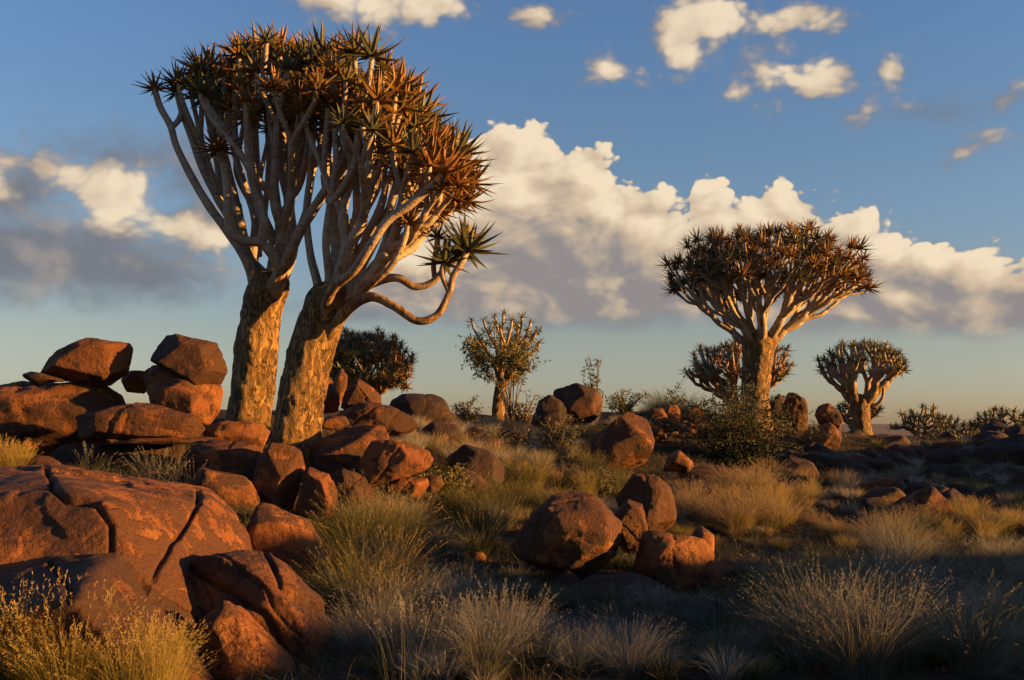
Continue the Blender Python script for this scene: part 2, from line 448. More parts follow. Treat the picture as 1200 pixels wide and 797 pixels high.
ang = np.concatenate([np.radians(np.arange(-36, 36, 0.4)), np.radians(np.arange(36, 324, 3.0))])
rad = np.concatenate([np.geomspace(0.4, 70, 170), np.geomspace(74, 60000, 70)])
AA, RR = np.meshgrid(ang, rad)
gx_, gy_ = (np.sin(AA) * RR).ravel(), (np.cos(AA) * RR).ravel()
gz_ = ground_z(gx_, gy_)
na, nr = len(ang), len(rad)
ii, jj = np.meshgrid(np.arange(nr - 1), np.arange(na), indexing='ij')
j2 = (jj + 1) % na
quads = np.stack([ii * na + jj, (ii + 1) * na + jj, (ii + 1) * na + j2, ii * na + j2], -1).reshape(-1, 4)
gV = np.stack([gx_, gy_, gz_], 1)
gV = np.vstack([gV, [[0, 0, ground_z(0, 0)[0]]]])
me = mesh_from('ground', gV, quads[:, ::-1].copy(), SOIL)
g_o = obj('ground', me); g_o['kind'] = 'structure'

# ------------------------------------------------------------------ boulders
_ico = {}
def ico(level):
    if level not in _ico:
        bm = bmesh.new(); bmesh.ops.create_icosphere(bm, subdivisions=level, radius=1.0)
        V = np.array([v.co[:] for v in bm.verts]); Fc = np.array([[v.index for v in f.verts] for f in bm.faces]); bm.free()
        _ico[level] = (V, Fc)
    return _ico[level]
def hull_planes(pts):
    bm = bmesh.new()
    for p in pts: bm.verts.new(p)
    r = bmesh.ops.convex_hull(bm, input=list(bm.verts))
    bm.normal_update()
    out = []
    for f in bm.faces:
        n = np.array(f.normal[:]); h = float(n @ np.array(f.verts[0].co[:]))
        if h < 0: n, h = -n, -h
        out.append((n, max(h, 0.05)))
    bm.free()
    keep = []
    for n, h in out:
        if all(n @ k[0] < 0.95 for k in keep): keep.append((n, h))
    return np.array([k[0] for k in keep]), np.array([k[1] for k in keep])
ROCKS = []                                 # centre and half extents, so that grass stays out of them
def boulder(label, pts, d, thick=0.8, lvl=4, mat=None, seed=0, p=13, rough=1.0, front=(0, 0), grooves=(), name='boulder', group=None, fs=0.62, cat='boulder'):
    rs = np.random.default_rng(seed + 101)
    pts = np.array(pts, float)
    s = d / F
    X = (pts[:, 0] - 600) * s; Z = EYE - (pts[:, 1] - HZ) * s
    c = np.array([(X.min() + X.max()) / 2, d, (Z.min() + Z.max()) / 2])
    hx, hz = (X.max() - X.min()) / 2, (Z.max() - Z.min()) / 2
    hy = thick * math.sqrt(hx * hz) if thick < 5 else thick - 5
    ring = np.stack([(X - c[0]) / hx, np.zeros(len(X)), (Z - c[2]) / hz], 1)
    rings = [ring]
    for sy, k in ((-1.0, fs), (-0.45, 0.95), (1.0, 0.6)):
        q = ring * k * (1 + rs.uniform(-0.16, 0.10, (len(ring), 1)))
        q[:, 1] = sy * (1 + rs.uniform(-0.13, 0.05, len(ring)))
        if sy < 0:
            q[:, 0] += front[0] * -sy; q[:, 2] += front[1] * -sy
        rings.append(q)
    n, h = hull_planes(np.vstack(rings))
    # a few extra random cuts give broken facets
    for _ in range(9):
        v = rs.normal(size=3); v /= np.linalg.norm(v)
        sup = (np.vstack(rings) @ v).max()
        n = np.vstack([n, v]); h = np.append(h, sup * rs.uniform(0.70, 0.93))
    D, Fc = ico(lvl)
    dots = np.maximum(D @ n.T, 0) / h
    p = p * 5.0
    r = (dots ** p).sum(1) ** (-1.0 / p)
    V = D * r[:, None]
    for ax in (0, 2):
        lo, hi = V[:, ax].min(), V[:, ax].max()
        V[:, ax] = (V[:, ax] - lo) / (hi - lo) * 2 - 1
    V = V * np.array([hx, hy, hz])
    R = (hx * hy * hz) ** (1 / 3)
    nrm = V / np.array([hx, hy, hz]) ** 2
    nrm /= np.linalg.norm(nrm, axis=1)[:, None]
    o = seed * 7.7
    disp = fbm(V / R * 1.1 + o, seed, 3) * 0.035 * R
    lay = fbm(V * np.array([1, 1, 2.2]) / R * 2.6 + o, seed + 5, 4)
    disp += (lay * 0.028 + np.abs(lay) * -0.018) * R
    chip = fbm(V / R * 3.3 + o + 31, seed + 11, 2)
    disp -= sstep(chip, 0.10, 0.16) * 0.014 * R                      # flaked-off scales with an edge
    disp += fbm(V * 9 + o, seed + 17, 4, 0.55) * 0.011 * min(1.5, R * 2)
    if lvl >= 5:                                                      # joints running through the block
        wq = V / R * 2.0 + o
        wj = np.stack([fbm(wq, seed + 21, 2), fbm(wq, seed + 22, 2), fbm(wq, seed + 23, 2)], 1) * 0.16
        for k_ in range(2 if lvl == 5 else 3):
            dv = rs.normal(size=3); dv /= np.linalg.norm(dv); off = rs.uniform(-0.45, 0.45)
            dist = (V / R + wj) @ dv - off
            wd = max(0.020, 0.011 / R)
            disp -= np.exp(-(dist / wd) ** 2) * 0.035 * min(R, 0.6)
            disp += np.where(dist > 0, 0.012, -0.012) * min(R, 0.8)
    V = V + nrm * (disp * rough)[:, None]
    W3 = V + c
    for g, wpx, dep in grooves:                                       # cracks in the rock
        pp = np.stack([600 + W3[:, 0] / W3[:, 1] * F, HZ - (W3[:, 2] - EYE) / W3[:, 1] * F], 1)
        best = np.full(len(pp), 1e9)
        g = np.array(g, float)
        pj = pp + np.stack([vnoise(W3 * 7, 5), vnoise(W3 * 7, 6)], 1) * 2.5
        for a, b in zip(g[:-1], g[1:]):
            t = np.clip(((pj - a) @ (b - a)) / ((b - a) @ (b - a)), 0, 1)
            best = np.minimum(best, np.linalg.norm(pj - (a + t[:, None] * (b - a)), axis=1))
        facing = W3[:, 1] < d + 0.35 * hy
        V -= nrm * (np.exp(-(best / wpx) ** 2) * dep * facing)[:, None]
    me = mesh_from(name, V, Fc, mat or ROCK)
    ob = obj(name, me, loc=c)
    tag(ob, label, cat, group)
    ROCKS.append((c, np.array([hx, hy, hz])))
    return ob

# ------------------------------------------------------------------ the boulders of the photograph
B = boulder
# left outcrop
B('cracked orange whaleback slab filling the outcrop behind the golden grass', [(-150,640),(-120,575),(-40,552),(60,545),(140,543),(215,549),(250,556),(285,586),(312,628),(332,672),(340,730),(250,760),(-100,760)],
  7.3, 6.7, 8, ROCK, 3, 16, 0.62, (0.1, 0.05), [([(55,550),(62,575),(80,588),(115,592),(131,612),(130,650),(134,690)], 2.7, 0.06), ([(205,548),(232,560),(233,588),(216,618),(196,648),(180,680)], 2.7, 0.06), ([(20,548),(90,556),(150,566)], 3.0, 0.025)], name='flat_boulder', fs=0.8)
B('rounded red shoulder of rock sloping off the cracked whaleback slab', [(285,640),(296,590),(318,588),(352,604),(380,640),(396,672),(394,710),(330,720)], 8.2, 0.9, 6, ROCK, 8, 14, 0.7, name='flat_boulder')
B('wide low front slab with a diagonal ridge behind the golden grass', [(-120,720),(-40,690),(60,668),(105,654),(152,640),(204,646),(228,690),(258,708),(300,760),(310,850),(-100,850)],
  5.9, 6.3, 7, ROCK_G, 12, 18, 0.6, (0.25, 0.15), [([(60,660),(85,690),(80,730),(96,790)], 3.0, 0.05), ([(150,640),(172,690),(214,730),(226,800)], 3.0, 0.05)], name='flat_boulder', fs=0.75)
B('dark broken slab with a chipped top edge beside the diagonal ridge', [(206,668),(240,650),(312,643),(352,678),(390,714),(406,770),(412,850),(320,850),(280,760),(244,710)],
  6.25, 0.85, 7, ROCK_G, 21, 18, 0.8, (0.12, 0.0), [([(216,662),(262,690),(310,720),(350,800)], 3.0, 0.05), ([(310,645),(330,690),(384,716)], 2.6, 0.04)], name='flat_boulder', fs=0.72)
B('small triangular rock wedge between the two front slabs', [(222,742),(262,704),(304,746),(350,800),(352,850),(230,850)], 5.5, 0.6, 5, ROCK, 22, 14, 0.8, name='flat_boulder')
B('big rounded orange boulder at the far end of the outcrop', [(-90,480),(-40,458),(28,447),(106,445),(152,470),(140,500),(100,535),(40,545),(-60,545)],
  11.2, 0.75, 6, ROCK, 31, 12, 0.9, (0.1, 0.0))
B('overhanging block perched on top of the big rounded orange boulder', [(50,440),(60,417),(84,402),(106,397),(150,400),(157,410),(150,436),(130,452),(84,450)], 11.0, 0.9, 6, ROCK_G, 35, 15, 1.0, (0.1, -0.1))
B('thin dark flake of rock lying beside the overhanging block', [(27,440),(35,435),(60,440),(78,446),(40,450)], 10.8, 0.8, 4, ROCK_D, 36)
B('angular top block of the leaning boulder stack', [(179,422),(190,408),(203,391),(230,396),(257,402),(266,432),(262,448),(250,456),(215,436)], 11.0, 0.9, 6, ROCK_G, 41, 16, 0.9, (0.1, -0.05))
B('leaning middle block of the boulder stack under the angular top block', [(168,438),(183,426),(214,430),(259,452),(262,478),(244,500),(205,490),(175,470)], 11.1, 0.9, 6, ROCK, 44, 14, 0.9, (0.12, 0))
B('bulging orange boulder in front of the boulder stack', [(171,452),(192,443),(218,450),(240,464),(246,492),(232,505),(200,498),(178,480)], 10.7, 0.85, 6, ROCK, 47, 11, 0.9, (0.1, 0))
B('small orange boulder wedged between the overhanging block and the stack', [(143,446),(150,434),(168,434),(180,446),(170,462),(150,460)], 11.4, 0.8, 4, ROCK, 49)
B('long lying block with a black shaded end under the boulder stack', [(88,480),(128,471),(152,472),(222,487),(240,502),(230,512),(140,516),(94,513)], 10.2, 0.7, 6, ROCK, 52, 14, 0.9, (0.2, 0.0))
B('flat ledge under the long lying block', [(115,522),(170,514),(252,512),(262,519),(180,523)], 10.1, 1.4, 5, ROCK, 55, 14, 0.8, name='flat_boulder')
B('rock darkened for the shadow in the hollow below the ledge', [(60,540),(75,520),(210,516),(222,560),(70,566)], 10.4, 0.6, 5, ROCK_D, 57)  # its dark colour stands in for the shadow gap under the overhang
B('square red block supporting the ledge beside the split boulder', [(212,522),(252,514),(308,524),(312,552),(292,578),(250,575),(214,556)], 9.9, 0.8, 6, ROCK, 59, 15, 0.9, (0.15, 0))
B('flat red slab at the foot of the slimmer quiver tree trunk', [(236,500),(262,494),(300,495),(318,514),(306,530),(250,524)], 10.6, 1.0, 5, ROCK, 63, 14, 0.9, name='flat_boulder')
B('tall half of the split boulder below the quiver tree trunks', [(298,572),(308,540),(324,518),(354,536),(358,552),(346,594),(322,602),(304,592)], 9.6, 0.9, 6, ROCK, 66, 13, 0.8, (0.1, 0))
B('rounded half of the split boulder beside the grassy gully', [(346,594),(362,546),(386,556),(396,578),(396,606),(374,620),(352,610)], 9.5, 0.9, 6, ROCK, 69, 12, 0.8, (0.1, 0))
B('small rock at the edge of the tuft in the hollow', [(35,545),(45,534),(60,536),(72,545),(50,552)], 9.2, 0.8, 3, ROCK, 71)
B('dark block filling the gap behind the rounded half of the split boulder', [(380,604),(376,562),(408,548),(440,570),(438,606),(402,620)], 11.2, 0.9, 6, ROCK_D, 381)
B('narrow red block between the square red block and the split boulder', [(284,566),(298,526),(318,530),(314,590),(292,602)], 10.2, 0.9, 6, ROCK, 382)
B('dark rock below the square red block behind the whaleback slab', [(222,566),(240,548),(300,562),(306,606),(246,610)], 9.3, 0.9, 6, ROCK_G, 383)
B('low red wedge between the whaleback slab and the split boulder', [(298,612),(326,594),(360,612),(366,640),(314,646)], 8.9, 0.9, 6, ROCK, 384)
# rocks to the right of the paired trees
B('dark square boulder with a sunlit flat top beside the thick trunk', [(360,535),(374,510),(402,497),(450,498),(458,512),(452,560),(420,580),(372,575)], 12.6, 0.9, 6, ROCK_G, 73, 15, 0.9, (0.1, 0.0))
B('sunlit wedge-shaped boulder resting on low rocks by the yellow shrub', [(418,545),(432,516),(466,515),(496,528),(508,546),(482,556),(450,566),(426,568)], 11.8, 0.9, 6, ROCK, 76, 17, 0.8, (0.15, -0.1))
B('low brown rock under the wedge-shaped boulder', [(444,575),(472,558),(500,560),(504,574),(490,590),(450,588)], 11.7, 0.9, 6, ROCK, 79)
B('small rock at the end of the low brown rock under the wedge', [(494,566),(502,557),(516,557),(521,568),(508,580)], 11.8, 0.9, 4, ROCK, 80)
B('pointed upright stone standing against the round tree', [(388,462),(393,440),(401,432),(408,441),(405,460),(396,476)], 16.2, 0.7, 4, ROCK, 83)
B('orange block next to the pointed upright stone', [(364,446),(386,441),(398,466),(398,482),(372,485)], 15.5, 0.9, 4, ROCK, 85)
B('tilted dark-sided block leaning on the pointed stone', [(400,478),(408,458),(420,445),(446,461),(447,474),(414,482)], 15.4, 0.9, 6, ROCK, 87, 16)
B('broad brown boulder sloping down from the tilted block', [(396,488),(430,471),(456,475),(484,490),(492,502),(470,512),(410,506)], 14.6, 0.9, 6, ROCK_G, 89)
B('small pale slab by the foot of the thick trunk', [(372,494),(382,487),(405,488),(410,497),(396,504),(374,503)], 13.6, 0.9, 4, ROCK, 91)
B('large dark flat-topped boulder against the sky beside the round tree', [(456,488),(464,470),(478,463),(506,461),(522,470),(531,492),(520,506),(470,506)], 19.0, 0.8, 5, ROCK_D, 93, 12)
B('dark rock in grey grass below the flat-topped boulder', [(490,506),(512,492),(534,498),(542,515),(500,522)], 16.5, 0.9, 4, ROCK_D, 95)
# centre
B('smooth grey-brown boulder in the shaded gully behind the yellow shrub', [(522,536),(545,520),(572,528),(592,548),(588,570),(540,568)], 13.8, 0.9, 6, ROCK_D, 97, 10)
B('second smooth boulder in the shaded gully beside the yellow shrub', [(512,560),(536,545),(562,556),(574,574),(560,590),(520,588)], 13.2, 0.9, 6, ROCK_D, 99, 10)
B('small bright orange stone catching sun in the gully grass', [(612,552),(618,545),(629,547),(630,556),(618,565)], 15.2, 0.8, 4, ROCK, 101)
B('flat rock half buried beside the bright orange stone', [(630,558),(644,549),(660,556),(655,566),(634,566)], 15.4, 0.9, 3, ROCK_G, 103)
B('hump-backed dark boulder on the skyline under the thin sapling', [(642,488),(648,457),(672,449),(694,456),(706,482),(690,500),(650,502)], 22.0, 0.8, 5, ROCK_D, 105, 11)
B('lower dark boulder leaning on the hump-backed skyline boulder', [(622,500),(632,470),(650,462),(664,480),(660,508),(630,510)], 21.6, 0.8, 5, ROCK_D, 107, 12)
B('tall sunlit orange boulder standing alone in the middle slope', [(690,556),(694,516),(714,486),(746,482),(757,496),(764,518),(752,550),(722,560)], 18.0, 0.85, 6, ROCK, 109, 15, 0.9, (0.2, 0))
for i, (q, d) in enumerate([([(756,490),(764,479),(776,478),(782,490),(770,497)],21.5), ([(774,488),(780,474),(792,474),(797,488),(786,496)],22.0),
          ([(765,500),(775,490),(795,492),(800,505),(780,508)],20.8), ([(795,490),(802,476),(818,474),(825,488),(810,496)],23.0), ([(752,512),(760,498),(776,500),(780,514),(764,520)],20.0)]):
    B('small orange-brown boulder in the cluster behind the tall sunlit boulder', q, d, 0.9, 4, ROCK if i % 2 else ROCK_G, 111 + i, group='boulder cluster behind the tall sunlit boulder')
B('sunlit tilted stone at the foot of the green bush', [(776,552),(785,532),(794,527),(813,545),(806,554)], 16.0, 0.9, 4, ROCK, 121, 16)
B('low orange rock behind the tan grass tufts', [(788,566),(800,552),(835,546),(868,555),(880,572),(820,580)], 16.4, 0.8, 4, ROCK, 123)
# foreground group in the middle
B('large two-toned boulder with a shaded hollow beneath in the gully', [(606,634),(624,602),(654,581),(682,576),(706,588),(728,616),(726,642),(708,674),(680,678),(640,672),(610,656)],
  9.5, 0.9, 6, ROCK, 127, 15, 0.9, (0.12, 0.05))
B('small boulder tucked behind the large two-toned boulder', [(714,606),(736,585),(752,592),(760,620),(745,650),(722,645)], 10.3, 0.9, 6, ROCK, 129)
B('upright rounded boulder behind the gully boulders', [(722,584),(742,557),(766,555),(782,570),(792,596),(788,618),(766,630),(740,620)], 11.2, 0.9, 6, ROCK, 131, 14, 0.9, (0.2, 0))
B('steep split boulder with a lit right face in the gully', [(742,660),(752,626),(778,620),(814,624),(834,646),(816,700),(800,710),(762,700)], 9.4, 0.95, 6, ROCK, 133, 15, 0.9, (0.15, 0))
B('thin slice cracked off the steep split boulder', [(808,630),(822,616),(838,628),(838,652),(824,672)], 9.6, 0.9, 4, ROCK, 135)
B('dark low boulder with a small sunlit end beside the steep split boulder', [(812,704),(824,664),(856,652),(890,655),(895,672),(880,700),(840,712)], 9.2, 0.9, 6, ROCK_G, 137, 13, 0.9, (0.1, 0))
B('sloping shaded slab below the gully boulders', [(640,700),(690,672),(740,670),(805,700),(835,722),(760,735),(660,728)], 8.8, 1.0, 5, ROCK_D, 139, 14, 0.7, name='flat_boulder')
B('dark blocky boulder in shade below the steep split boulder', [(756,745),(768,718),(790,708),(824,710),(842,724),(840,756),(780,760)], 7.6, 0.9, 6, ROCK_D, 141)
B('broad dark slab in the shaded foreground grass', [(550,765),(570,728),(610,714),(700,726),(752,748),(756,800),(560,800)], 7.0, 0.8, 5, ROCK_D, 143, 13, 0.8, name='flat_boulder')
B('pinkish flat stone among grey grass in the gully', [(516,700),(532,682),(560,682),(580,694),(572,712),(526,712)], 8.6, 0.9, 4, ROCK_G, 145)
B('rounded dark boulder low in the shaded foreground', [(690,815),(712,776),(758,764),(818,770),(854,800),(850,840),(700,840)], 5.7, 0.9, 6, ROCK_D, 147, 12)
# right side
B('tall rounded standing boulder right of the green bush', [(914,500),(914,474),(922,460),(938,460),(945,476),(944,502),(930,514)], 27.0, 0.8, 5, ROCK_G, 151, 13, 0.8, (0.2, 0))
B('dark boulder half hidden behind the tall standing boulder', [(898,490),(902,468),(912,461),(922,470),(920,496)], 28.0, 0.8, 4, ROCK_D, 153)
B('egg-shaped dark boulder balanced on the sunlit block', [(954,488),(957,476),(966,473),(982,485),(987,494),(980,506),(962,502)], 26.0, 0.85, 6, ROCK_G, 155, 12, 0.8, (0.2, 0))
B('sunlit orange block carrying the egg-shaped boulder', [(934,524),(946,500),(972,495),(984,506),(984,520),(970,532),(942,536)], 25.4, 0.9, 6, ROCK, 157, 15, 0.8, (0.2, -0.05))
B('dark boulder at the foot of the flat-crowned small quiver tree', [(980,524),(990,505),(1006,503),(1018,516),(1014,534),(988,536)], 29.0, 0.9, 4, ROCK_D, 159)
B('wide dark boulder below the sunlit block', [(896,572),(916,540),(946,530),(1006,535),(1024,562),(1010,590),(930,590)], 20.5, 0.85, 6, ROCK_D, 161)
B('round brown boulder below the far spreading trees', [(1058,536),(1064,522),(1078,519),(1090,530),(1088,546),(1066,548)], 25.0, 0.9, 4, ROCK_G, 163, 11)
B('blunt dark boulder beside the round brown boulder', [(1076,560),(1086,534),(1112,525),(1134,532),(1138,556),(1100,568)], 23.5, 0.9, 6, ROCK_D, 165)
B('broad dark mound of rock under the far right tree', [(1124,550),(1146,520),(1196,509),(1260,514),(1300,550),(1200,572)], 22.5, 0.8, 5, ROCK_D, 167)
B('tilted slab with a bright orange edge on the right slope', [(1036,606),(1060,582),(1080,569),(1098,584),(1112,600),(1100,616),(1050,618)], 14.2, 0.8, 5, ROCK_G, 169, 16, 0.9, (0.35, 0), name='flat_boulder')
B('dark boulder with a small bright orange face among grey grass', [(1036,700),(1062,676),(1084,667),(1104,665),(1107,684),(1098,702),(1060,708)], 9.4, 0.9, 6, ROCK_G, 171, 16, 0.9, (0.3, 0))
B('small red stone on the sunlit slope below the tilted slab', [(1008,642),(1014,627),(1030,625),(1038,636),(1026,646)], 12.6, 0.9, 4, ROCK, 173)
B('dark tip of a stone under the bright tan tuft', [(960,612),(966,598),(984,598),(990,612),(974,620)], 14.6, 0.9, 3, ROCK_D, 175)
for i, (x, y, r, d) in enumerate([(1030,525,18,27),(1046,530,14,26),(1050,552,22,22),(1075,566,18,21),(1018,548,20,23),(1150,565,24,20),(1185,570,26,19),(1120,582,18,17),
          (1160,590,20,16),(1010,575,16,18.5),(985,575,14,18.6),(1040,572,15,18.6),(910,545,14,21.5),(880,540,14,21.5),(1195,540,20,22)]):
    q = [(x + 1.25 * r * math.cos(t) * random.uniform(.85, 1.1), y - r * 0.25 + r * 0.8 * math.sin(t) * random.uniform(.85, 1.1)) for t in np.linspace(0, 6.28, 8)[:-1]]
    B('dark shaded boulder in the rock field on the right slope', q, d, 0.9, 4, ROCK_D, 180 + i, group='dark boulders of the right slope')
# the jumble of rocks along the crest and over the right slope
jr = np.random.default_rng(77)
for (x0, x1, y0, y1, n, r0, r1, lab, grp) in [
        (455, 640, 494, 530, 14, 9, 20, 'brown angular rock in the jumble on the crest by the small tree', 'crest rocks by the small tree'),
        (735, 905, 486, 520, 20, 9, 18, 'brown angular rock in the jumble around the big green bush', 'crest rocks by the green bush'),
        (890, 1230, 512, 600, 46, 11, 28, 'dark angular rock in the jumble below the far trees', 'rock jumble on the right slope'),
        (560, 700, 520, 566, 10, 9, 16, 'brown angular rock half hidden in grass before the skyline boulders', 'rocks in the middle slope grass'),
        (640, 1000, 690, 780, 9, 16, 30, 'dark angular rock in the shaded foreground grass', 'rocks in the shaded foreground')]:
    cx = jr.uniform(x0, x1, n * 3); cy = jr.uniform(y0, y1, n * 3); cd = hit(cx, cy); k = 0
    for px, py, dd in zip(cx, cy, cd):
        if k >= n: break
        if not np.isfinite(dd): continue
        c = P3(px, py, dd)
        if any((np.abs(c - rc) < re * 0.8).all() for rc, re in ROCKS): continue
        r = jr.uniform(r0, r1)
        m = int(jr.integers(5, 8)); t0 = jr.uniform(0, 6)
        q = [(px + r * math.cos(t0 + t) * jr.uniform(.8, 1.25), py - r * 0.25 + r * 0.75 * math.sin(t0 + t) * jr.uniform(.75, 1.2)) for t in np.linspace(0, 6.28, m + 1)[:-1]]
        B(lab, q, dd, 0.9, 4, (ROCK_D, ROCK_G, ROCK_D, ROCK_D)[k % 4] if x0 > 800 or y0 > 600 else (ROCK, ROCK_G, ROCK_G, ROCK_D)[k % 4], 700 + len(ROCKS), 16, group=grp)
        k += 1
k = 0
cand = np.stack([rng.uniform(-20, 1220, 420), rng.uniform(505, 790, 420)], 1)
cdd = hit(cand[:, 0], cand[:, 1])
for (px, py), dd in zip(cand, cdd):
    if k >= 40: break
    if not np.isfinite(dd): continue
    c = P3(px, py, dd)
    if any((abs(c - rc) < re * 1.1).all() for rc, re in ROCKS[:90]): continue
    s = random.uniform(0.06, 0.16) * (1.6 if random.random() < 0.2 else 1) * (0.7 + dd / 28)
    rp = s * F / dd
    q = [(px + rp * math.cos(t) * random.uniform(.8, 1.15), py - rp * 0.2 + rp * 0.7 * math.sin(t) * random.uniform(.8, 1.15)) for t in np.linspace(0, 6.28, 8)[:-1]]
    B('small reddish-brown stone scattered in the grass', q, dd, 0.9, 3, (ROCK, ROCK_G, ROCK_D)[k % 3], 300 + k, name='stone', group='loose stones in the grass', cat='stone')
    k += 1
# boulders on the rise outside the frame that shades the foreground
for i, (x, y, r) in enumerate([(13.2,-3,.8),(12.8,5.4,.45),(13.3,6.4,.5),(20,14,.9),(19.6,17.5,1.1),(20.3,20.5,1.0),(16.5,1,1.0)]):
    z = ground_z(x, y)[0] + 0.15
    q = [(600 + (x + r * math.cos(t)) / max(y, 1) * F, HZ - (z + r * .6 * math.sin(t) - EYE) / max(y, 1) * F) for t in np.linspace(0, 6.28, 8)[:-1]]
    o = B('brown boulder on the rise beyond the right edge', q, max(y, 1), 0.9, 4, ROCK_G, 500 + i, group='boulders on the rise')
    o.location.y = y

# ------------------------------------------------------------------ quiver trees
def rosette_mesh(name, seed, L, n=26, mat=None, wide=0.062, segs=3, droop=0.0):
    rs = np.random.default_rng(seed)
    V, Fc = [], []
    ga = math.pi * (3 - math.sqrt(5))
    for i in range(n):
        t = i / (n - 1)
        el = math.radians(80 - 104 * t ** 0.8 + rs.uniform(-9, 9))
        az_ = i * ga + rs.uniform(-0.25, 0.25)
        ln = L * (0.62 + 0.42 * math.sin(math.pi * min(1, 0.15 + t * 0.75))) * rs.uniform(0.85, 1.12)
        w0 = L * wide * rs.uniform(0.9, 1.15)
        out = np.array([math.cos(az_), math.sin(az_), 0]); side = np.array([-math.sin(az_), math.cos(az_), 0])
        curve = math.radians(rs.uniform(-6, 26)) - droop
        p = out * 0.02 * L; b = len(V)
        for k in range(segs + 1):
            s = k / segs
            e = el + curve * (s - 0.3)
            d = out * math.cos(e) + np.array([0, 0, 1]) * math.sin(e)
            up = -out * math.sin(e) + np.array([0, 0, 1]) * math.cos(e)
            if k: p = p + d * ln / segs
            w = w0 * (1 - s ** 1.5) if k < segs else 0
            if k < segs:
                V += [p + side * w + up * w * 0.35, p - side * w + up * w * 0.35, p - up * w * 0.45]
            else: V.append(p)
        for k in range(segs):
            a = b + 3 * k
            if k < segs - 1:
                for u, v in ((0, 1), (1, 2), (2, 0)):
                    Fc.append((a + u, a + 3 + u, a + 3 + v, a + v))
            else:
                e = a + 3
                Fc += [(a, e, a + 1), (a + 1, e, a + 2), (a + 2, e, a)]
    return mesh_from(name, V, Fc, mat, smooth=False)

def hermite(p0, t0, p1, t1, n):
    s = np.linspace(0, 1, n)[:, None]
    return ((2 * s ** 3 - 3 * s ** 2 + 1) * p0 + (s ** 3 - 2 * s ** 2 + s) * t0 + (-2 * s ** 3 + 3 * s ** 2) * p1 + (s ** 3 - s ** 2) * t1)
def catmull(pts, n):
    pts = np.array(pts, float)
    q = np.vstack([2 * pts[0] - pts[1], pts, 2 * pts[-1] - pts[-2]])
    out = []
    for i in range(1, len(q) - 2):
        for s in np.linspace(0, 1, n, endpoint=False):
            a, b, c, d = q[i - 1], q[i], q[i + 1], q[i + 2]
            out.append(0.5 * (2 * b + (c - a) * s + (2 * a - 5 * b + 4 * c - d) * s * s + (3 * b - a - 3 * c + d) * s ** 3))
    out.append(pts[-1])
    return np.array(out)
class Tubes:
    def __init__(s): s.V = []; s.F = []; s.n = 0
    def add(s, path, rad, sides=8, wob=0.06, seed=0):
        path = np.asarray(path, float); n = len(path)
        rad = np.interp(np.linspace(0, 1, n), np.linspace(0, 1, len(rad)), rad)
        tan = np.gradient(path, axis=0); tan /= np.linalg.norm(tan, axis=1)[:, None] + 1e-9
        u = np.cross(tan[0], [0.3, 1, 0.2]); u /= np.linalg.norm(u)
        rings = []
        th = np.linspace(0, 2 * math.pi, sides, endpoint=False)
        wv = vnoise(path * 5 + seed, 3) * wob + vnoise(path * 13 + seed, 4) * wob * 0.6
        for i in range(n):
            u = u - tan[i] * (u @ tan[i]); u /= np.linalg.norm(u) + 1e-9
            v = np.cross(tan[i], u)
            rings.append(path[i] + (np.cos(th)[:, None] * u + np.sin(th)[:, None] * v) * rad[i] * (1 + wv[i]))
        b = s.n
        s.V += rings
        cap = path[-1] + tan[-1] * rad[-1] * 0.7
        s.V.append(cap[None])
        for i in range(n - 1):
            for j in range(sides):
                k = (j + 1) % sides
                s.F.append((b + i * sides + j, b + i * sides + k, b + (i + 1) * sides + k, b + (i + 1) * sides + j))
        for j in range(sides):
            s.F.append((b + (n - 1) * sides + j, b + (n - 1) * sides + (j + 1) % sides, b + n * sides))
        s.n += n * sides + 1
    def mesh(s, name, mat, off=(0, 0, 0)):
        return mesh_from(name, np.vstack(s.V) - np.array(off), s.F, mat)

def trunk_mesh(name, prof, d, mat, off, n=84, m=150, plate=1.0, seed=0):
    # prof: (px, py, half width px) from the base up
    prof = np.array(prof, float); s = d / F
    c = np.stack([(prof[:, 0] - 600) * s, np.full(len(prof), d), EYE - (prof[:, 1] - HZ) * s], 1)
    pth = catmull(np.hstack([c, prof[:, 2:3] * s]), max(3, m // (len(prof) - 1)))
    C, R = pth[:, :3], pth[:, 3]
    th = np.linspace(0, 2 * math.pi, n, endpoint=False)
    ring = np.stack([np.cos(th), np.sin(th), 0 * th], 1)
    N3 = np.tile(ring, (len(C), 1))
    V = np.repeat(C, n, 0) + N3 * np.repeat(R, n)[:, None]
    k = 0.30 / R.mean()
    q = V * np.array([1, 1, 0.42]) * 4.6 * k + seed * 9.1
    w = np.stack([fbm(q * 0.8, seed + 1, 2), fbm(q * 0.8, seed + 2, 2), fbm(q * 0.8, seed + 3, 2)], 1)
    f = fbm(q + w * 0.9, seed, 3) * 0.5 + 0.5
    lv = f * 5.0
    step = np.floor(lv) + sstep(lv - np.floor(lv), 0.0, 0.22)
    disp = (step / 5 - 0.5) * 0.27 + fbm(q * 0.33, seed + 6, 2) * 0.16 + fbm(q * 3.2, seed + 8, 3) * 0.022
    V += N3 * (disp * plate * np.repeat(R, n))[:, None]
    L = len(C)
    ii, jj = np.meshgrid(np.arange(L - 1), np.arange(n), indexing='ij'); k2 = (jj + 1) % n
    fc = np.stack([ii * n + jj, ii * n + k2, (ii + 1) * n + k2, (ii + 1) * n + jj], -1).reshape(-1, 4)
    fl = [tuple(x) for x in fc]
    b = len(V); V = np.vstack([V, C[-1:] + np.array([[0, 0, R[-1] * 0.4]])])
    fl += [((L - 1) * n + j, (L - 1) * n + (j + 1) % n, b) for j in range(n)]
    return mesh_from(name, V - np.array(off), fl, mat)

